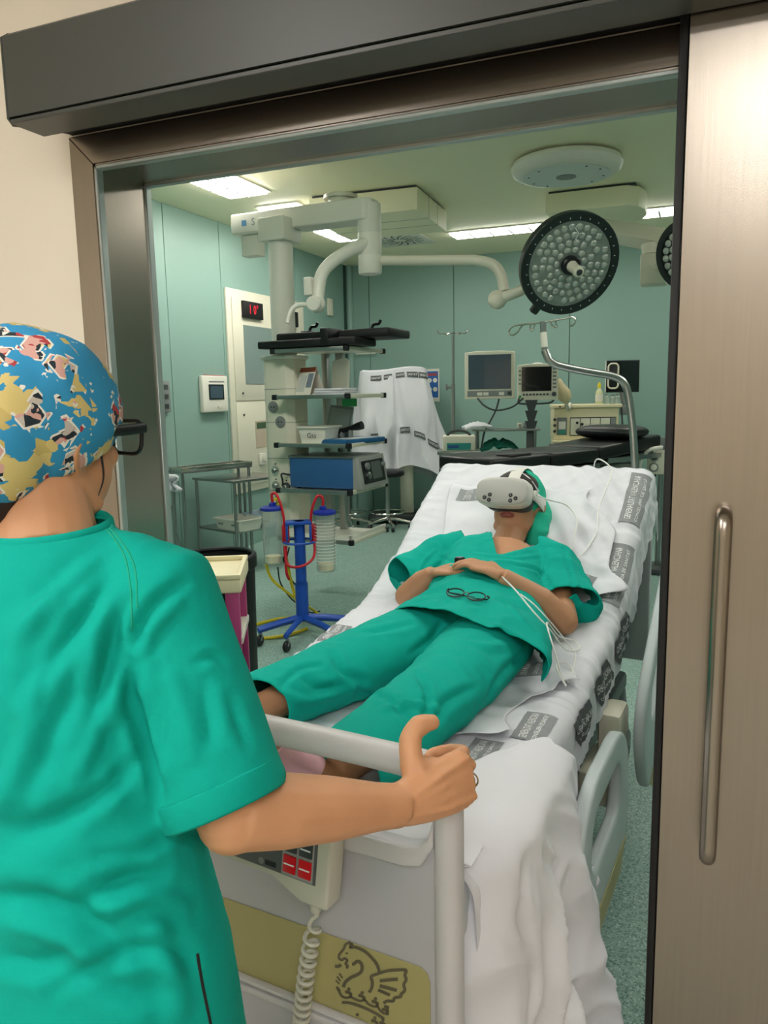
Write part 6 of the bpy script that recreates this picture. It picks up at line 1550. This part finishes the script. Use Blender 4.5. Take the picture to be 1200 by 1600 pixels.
# ---- far infusion stand, warming unit, far instrument table
fv = at(708, 640, 7.55)
fp_ = thing('infusion_stand', 'slim steel infusion stand far behind the operating table', 'infusion stand', (fv.x, fv.y, 0), facing(708))
zt_ = zat(708, 522, 7.55)
MB().cyl((0, 0, .06), (0, 0, zat(708, 600, 7.55)), .020, n=14).build('lower_tube', M_steel, fp_); MB().cyl((0, 0, .5), (0, 0, zt_), .012, n=12).build('upper_tube', M_steel, fp_)
for sx in (-1, 1): MB().tube(smoothpath([(0, 0, zt_), (sx * .06, 0, zt_), (sx * .12, 0, zt_ - .005), (sx * .145, 0, zt_ + .02), (sx * .14, 0, zt_ + .035)], 4), .006, 8).build('hook', M_chrome, fp_); MB().tube(smoothpath([(0, 0, zt_), (sx * .03, -.06, zt_ - .005), (sx * .06, -.10, zt_ - .02), (sx * .075, -.11, zt_ + .0)], 4), .006, 8).build('hook', M_chrome, fp_)
zk = zat(708, 605, 7.55); MB().tube([(0, 0, zk), (-.06, 0, zk), (-.065, 0, zk)], .012, 8).build('clamp', M_grey, fp_); MB().cyl((-.065, 0, zk - .03), (-.065, 0, zk + .03), .010).build('clamp_screw', M_grey, fp_)
for k in range(5): a = 2 * PI * k / 5; MB().tube([(0, 0, .09), (.27 * math.cos(a), .27 * math.sin(a), .07)], .014, 8).build('foot', M_steel, fp_); castor(fp_, (.27 * math.cos(a), .27 * math.sin(a), 0), .025)
wu_ = at(711, 685, 7.05)
ub = wu_.z - .12
wt = thing('equipment_cart', 'low grey cart carrying the white unit behind the operating table', 'cart', (wu_.x, wu_.y + .12, 0), facing(711))
MB().bb(-.20, .20, -.12, .25, ub - .03, ub).build('cart_top', M_steel, wt, bevel=.004); MB().bb(-.18, .18, -.09, .23, .10, .14).build('cart_shelf', M_steel, wt)
for x in (-.17, .17):
    for y in (-.09, .22): MB().cyl((x, y, .06), (x, y, ub - .03), .013, n=10).build('leg', M_steel, wt); castor(wt, (x, y, 0), .028)
un = thing('warming_unit', 'white portable unit with curved handle and teal display', 'medical device', (wu_.x, wu_.y + .12, ub + .0005), facing(711))
MB().bb(-.15, .15, -.10, .20, 0, .14).build('case', M_offw, un, bevel=.012); MB().bb(-.11, .11, -.1045, -.1005, .012, .075).build('display', mat('teal_display', '2f8f86', .35), un); MB().bb(-.10, .0, -.1055, -.1047, .03, .055).build('display_text', mat('indigo_display', '29508c', .35), un)
MB().tube(smoothpath([(-.11, -.02, .14), (-.07, -.02, .172), (0, -.02, .185), (.07, -.02, .172), (.11, -.02, .14)], 5), [(.012, .008)] * 21, 10, ref=(0, 0, 1)).build('handle', M_dgrey, un)
wp_ = thing('wipe_pack', 'crumpled white wipes on top of the portable unit', 'wipes', (wu_.x + .10, wu_.y + .36, ub + .20), facing(711) + .2)
MB().grid(lambda i, j: (-.12 + .26 * i, -.07 + .15 * j, .04 * math.sin(i * PI) * math.sin(j * PI) + .012 * rd(i * 4, j * 4, 3)), 16, 12).build('paper', M_cloth, wp_, solid=.02)
t3 = thing('steel_table', 'narrow steel table behind the operating table with green drape', 'table', (at(790, 675, 7.6).x, at(790, 675, 7.6).y, 0), facing(790))
z3 = zat(790, 669, 7.6)
MB().bb(-.33, .33, -.2, .22, z3 - .02, z3).build('top', M_steel, t3, bevel=.004)
for x in (-.28, .28):
    for y in (-.15, .17): MB().cyl((x, y, 0.0), (x, y, z3 - .02), .016, n=12).build('leg', M_steel, t3)
gd = thing('green_drape', 'crumpled dark green drape on the steel table shelf', 'drape', (at(780, 692, 7.55).x, at(780, 692, 7.55).y, z3 - .30), facing(780))
MB().grid(lambda i, j: (-.24 + .46 * i, -.14 + .28 * j, .05 + .13 * math.sin(i * PI) * (.5 + .5 * j) + .03 * rd(i * 5, j * 4, 8)), 20, 14).build('cloth', mat('dark_green_cloth', '0f6a58', .8), gd, solid=.01)
MB().bb(-.30, .30, -.17, .19, z3 - .33, z3 - .31).build('shelf', M_steel, t3)
for k, (px_, m_) in enumerate(((812, M_offw), (822, M_grey))):
    b_ = thing('steel_fitting', ('cream clamp block on the end of the narrow steel table', 'grey clamp block beside the cream one on the steel table')[k], 'clamp', (at(px_, 668, 7.55).x, at(px_, 668, 7.55).y, z3 + .0005), facing(px_)); MB().bb(-.025, .025, -.02, .02, 0, .05).build('block', m_, b_, bevel=.006); MB().cyl((0, -.02, .03), (0, -.05, .03), .012).build('screw', M_steel, b_)

# ---- covered equipment
ce = at(615, 640, 8.95); DS = 1.15
cv = thing('covered_equipment', 'tall dark equipment cart hidden under a white dust sheet', 'equipment cart', (ce.x, ce.y, 0), facing(615))
ctz = zat(612, 577, 8.95)
MB().bb(-.34, .34, -.23, .27, .98, ctz - .05).build('cabinet', M_dgrey, cv, bevel=.02); MB().bb(.06, .22, -.08, .12, .10, .98).build('pillar', M_offw, cv, bevel=.02); MB().bb(-.32, .32, -.25, .28, .04, .10).build('base', M_dgrey, cv, bevel=.02)
for x in (-.27, .27):
    for y in (-.2, .23): castor(cv, (x, y, 0), .02)
dsx = thing('dust_sheet', 'white printed sheet draped over equipment near the back wall', 'sheet', (ce.x, ce.y, 0), facing(615))
def drape_pt(i, j, off=0.0):
    """i around (0..1), j from the top centre down"""
    a = 2 * PI * i - PI / 2
    ca, sa_ = math.cos(a), math.sin(a)
    def sq(c, s_, hx_, hy_, p_=5): r_ = (abs(c / hx_) ** p_ + abs(s_ / hy_) ** p_) ** (-1 / p_); return r_ * c, r_ * s_
    lean = .05 if ca > 0 else .0
    if j < .18:
        k = j / .18; x, y = sq(ca, sa_, .325, .24); return (x * k * DS, y * k * DS, ctz + off + .02 * math.sin(x * k * 9) * k)
    k = (j - .18) / .82
    x, y = sq(ca, sa_, .33, .245)
    fl_ = .06 * k + .16 * k * k * max(0, ca) + .05 * k * max(0, -ca)
    fold = (math.sin(i * 46 + k * 1.5) * .020 + rd(i * 13, k * 1.3, 4.4) * .042 + rd(i * 25, k * 2.5 + i * 4, 7.4) * .016) * min(1, k * 1.8)
    x += ca * (fl_ + fold + off) ; y += sa_ * (.05 * k + fold + off)
    x += .10 * k * max(0, ca) + .02 * k
    L_ = 1.0 + .06 * math.sin(a * 2 + .6) + .22 * max(0, ca) ** 2 - .03 * math.sin(i * 23)
    return (x * DS, y * DS, ctz - .01 - L_ * DS * k + .02 * math.sin(x * 9 / DS) * (1 - min(1, k * 3)))
MB().grid(drape_pt, 150, 60).build('cotton_sheet', M_cloth, dsx)
def dband(i0, i1, j0, j1, txt='SANITAT'):
    MB().grid(lambda a, b: drape_pt(i0 + (i1 - i0) * a, j0 + (j1 - j0) * b, .006), 12, 4).build('printed_band', M_printd, dsx)
    vs, fs = text_mesh(txt, 1.0); xs = [v[0] for v in vs]; wd_ = max(xs) - min(xs)
    MB().add([drape_pt(i0 + (i1 - i0) * (.5 + a * .86 / wd_), j0 + (j1 - j0) * (.5 - b * .62), .009) for a, b in vs], fs).build('lettering', M_letter, dsx, weld=False)
for i0 in (-.115, -.055, .015, .075, .125): dband(i0, i0 + .048, .215, .255)
for i0 in (-.10, -.045, .02, .07, .115, .16): dband(i0, i0 + .038, .66 + .5 * abs(i0) * (i0 > 0), .71 + .5 * abs(i0) * (i0 > 0))

# ---- stools
def stool(label, x, y, z):
    t = thing('wheeled_stool', label, 'stool', (x, y, 0), 0, None)
    MB().lathe([(.01, z - .07), (.17, z - .07), (.19, z - .055), (.195, z - .03), (.185, z - .01), (.16, z), (.01, z + .004)], 32).build('seat', M_pad, t)
    MB().cyl((0, 0, .10), (0, 0, z - .07), .026, n=16).build('gas_column', M_steel, t)
    for k in range(5):
        a = 2 * PI * k / 5 + .3; MB().tube([(0, 0, .12), (.12 * math.cos(a), .12 * math.sin(a), .105), (.25 * math.cos(a), .25 * math.sin(a), .075)], [.022, .018, .014], 10).build('base_leg', M_chrome, t); castor(t, (.25 * math.cos(a), .25 * math.sin(a), 0), .028)
    MB().tube([(.19 * math.cos(a), .19 * math.sin(a), .19) for a in [2 * PI * k / 28 for k in range(28)]], .010, 8, closed=True).build('foot_ring', M_chrome, t)
    return t
sp1 = at(606, 822, z=.03)
stool('round black stool in front of the white draped equipment', sp1.x, sp1.y, zat(606, 736, 8.4))
sp2 = at(545, 822, z=.03)
stool('round black stool further left half hidden by the pendant shelves', sp2.x, sp2.y, .60)

# ---- poster on the back wall
pc = at(676, 602, y=TBY)
po = thing('poster', 'blue safety poster on the back wall beside the draped equipment', 'poster', (pc.x, TBY - .004, pc.z))
MB().bb(-.09, .09, -.004, .0, -.20, .20).build('sheet', M_white, po); MB().bb(-.075, .075, -.0052, -.0042, -.15, .17).build('blue_print', mat('poster_blue', '2d66b0', .5), po)
for x in (-.035, .035):
    for z_ in (.06, -.05): MB().lathe([(.028, 0), (.028, .001)], 16, (x, -.0053, z_), (0, -1, 0)).build('pictogram', M_white, po)
MB().bb(-.06, .06, -.0062, -.0054, .115, .145).build('red_bar', mat('poster_red', 'b04a4a', .5), po)
wh = at(573, 553, y=TBY)
hk_ = thing('wall_rail', 'thin pale hanger rail fixed on the back wall corner', 'rail', (wh.x, TBY, wh.z)); MB().tube([(-.13, -.05, 0), (.14, -.05, 0)], .008, 8).build('bar', M_offw, hk_)
for x in (-.12, .12): MB().tube([(x, -.001, 0), (x, -.05, 0)], .007, 8).build('bracket', M_offw, hk_)
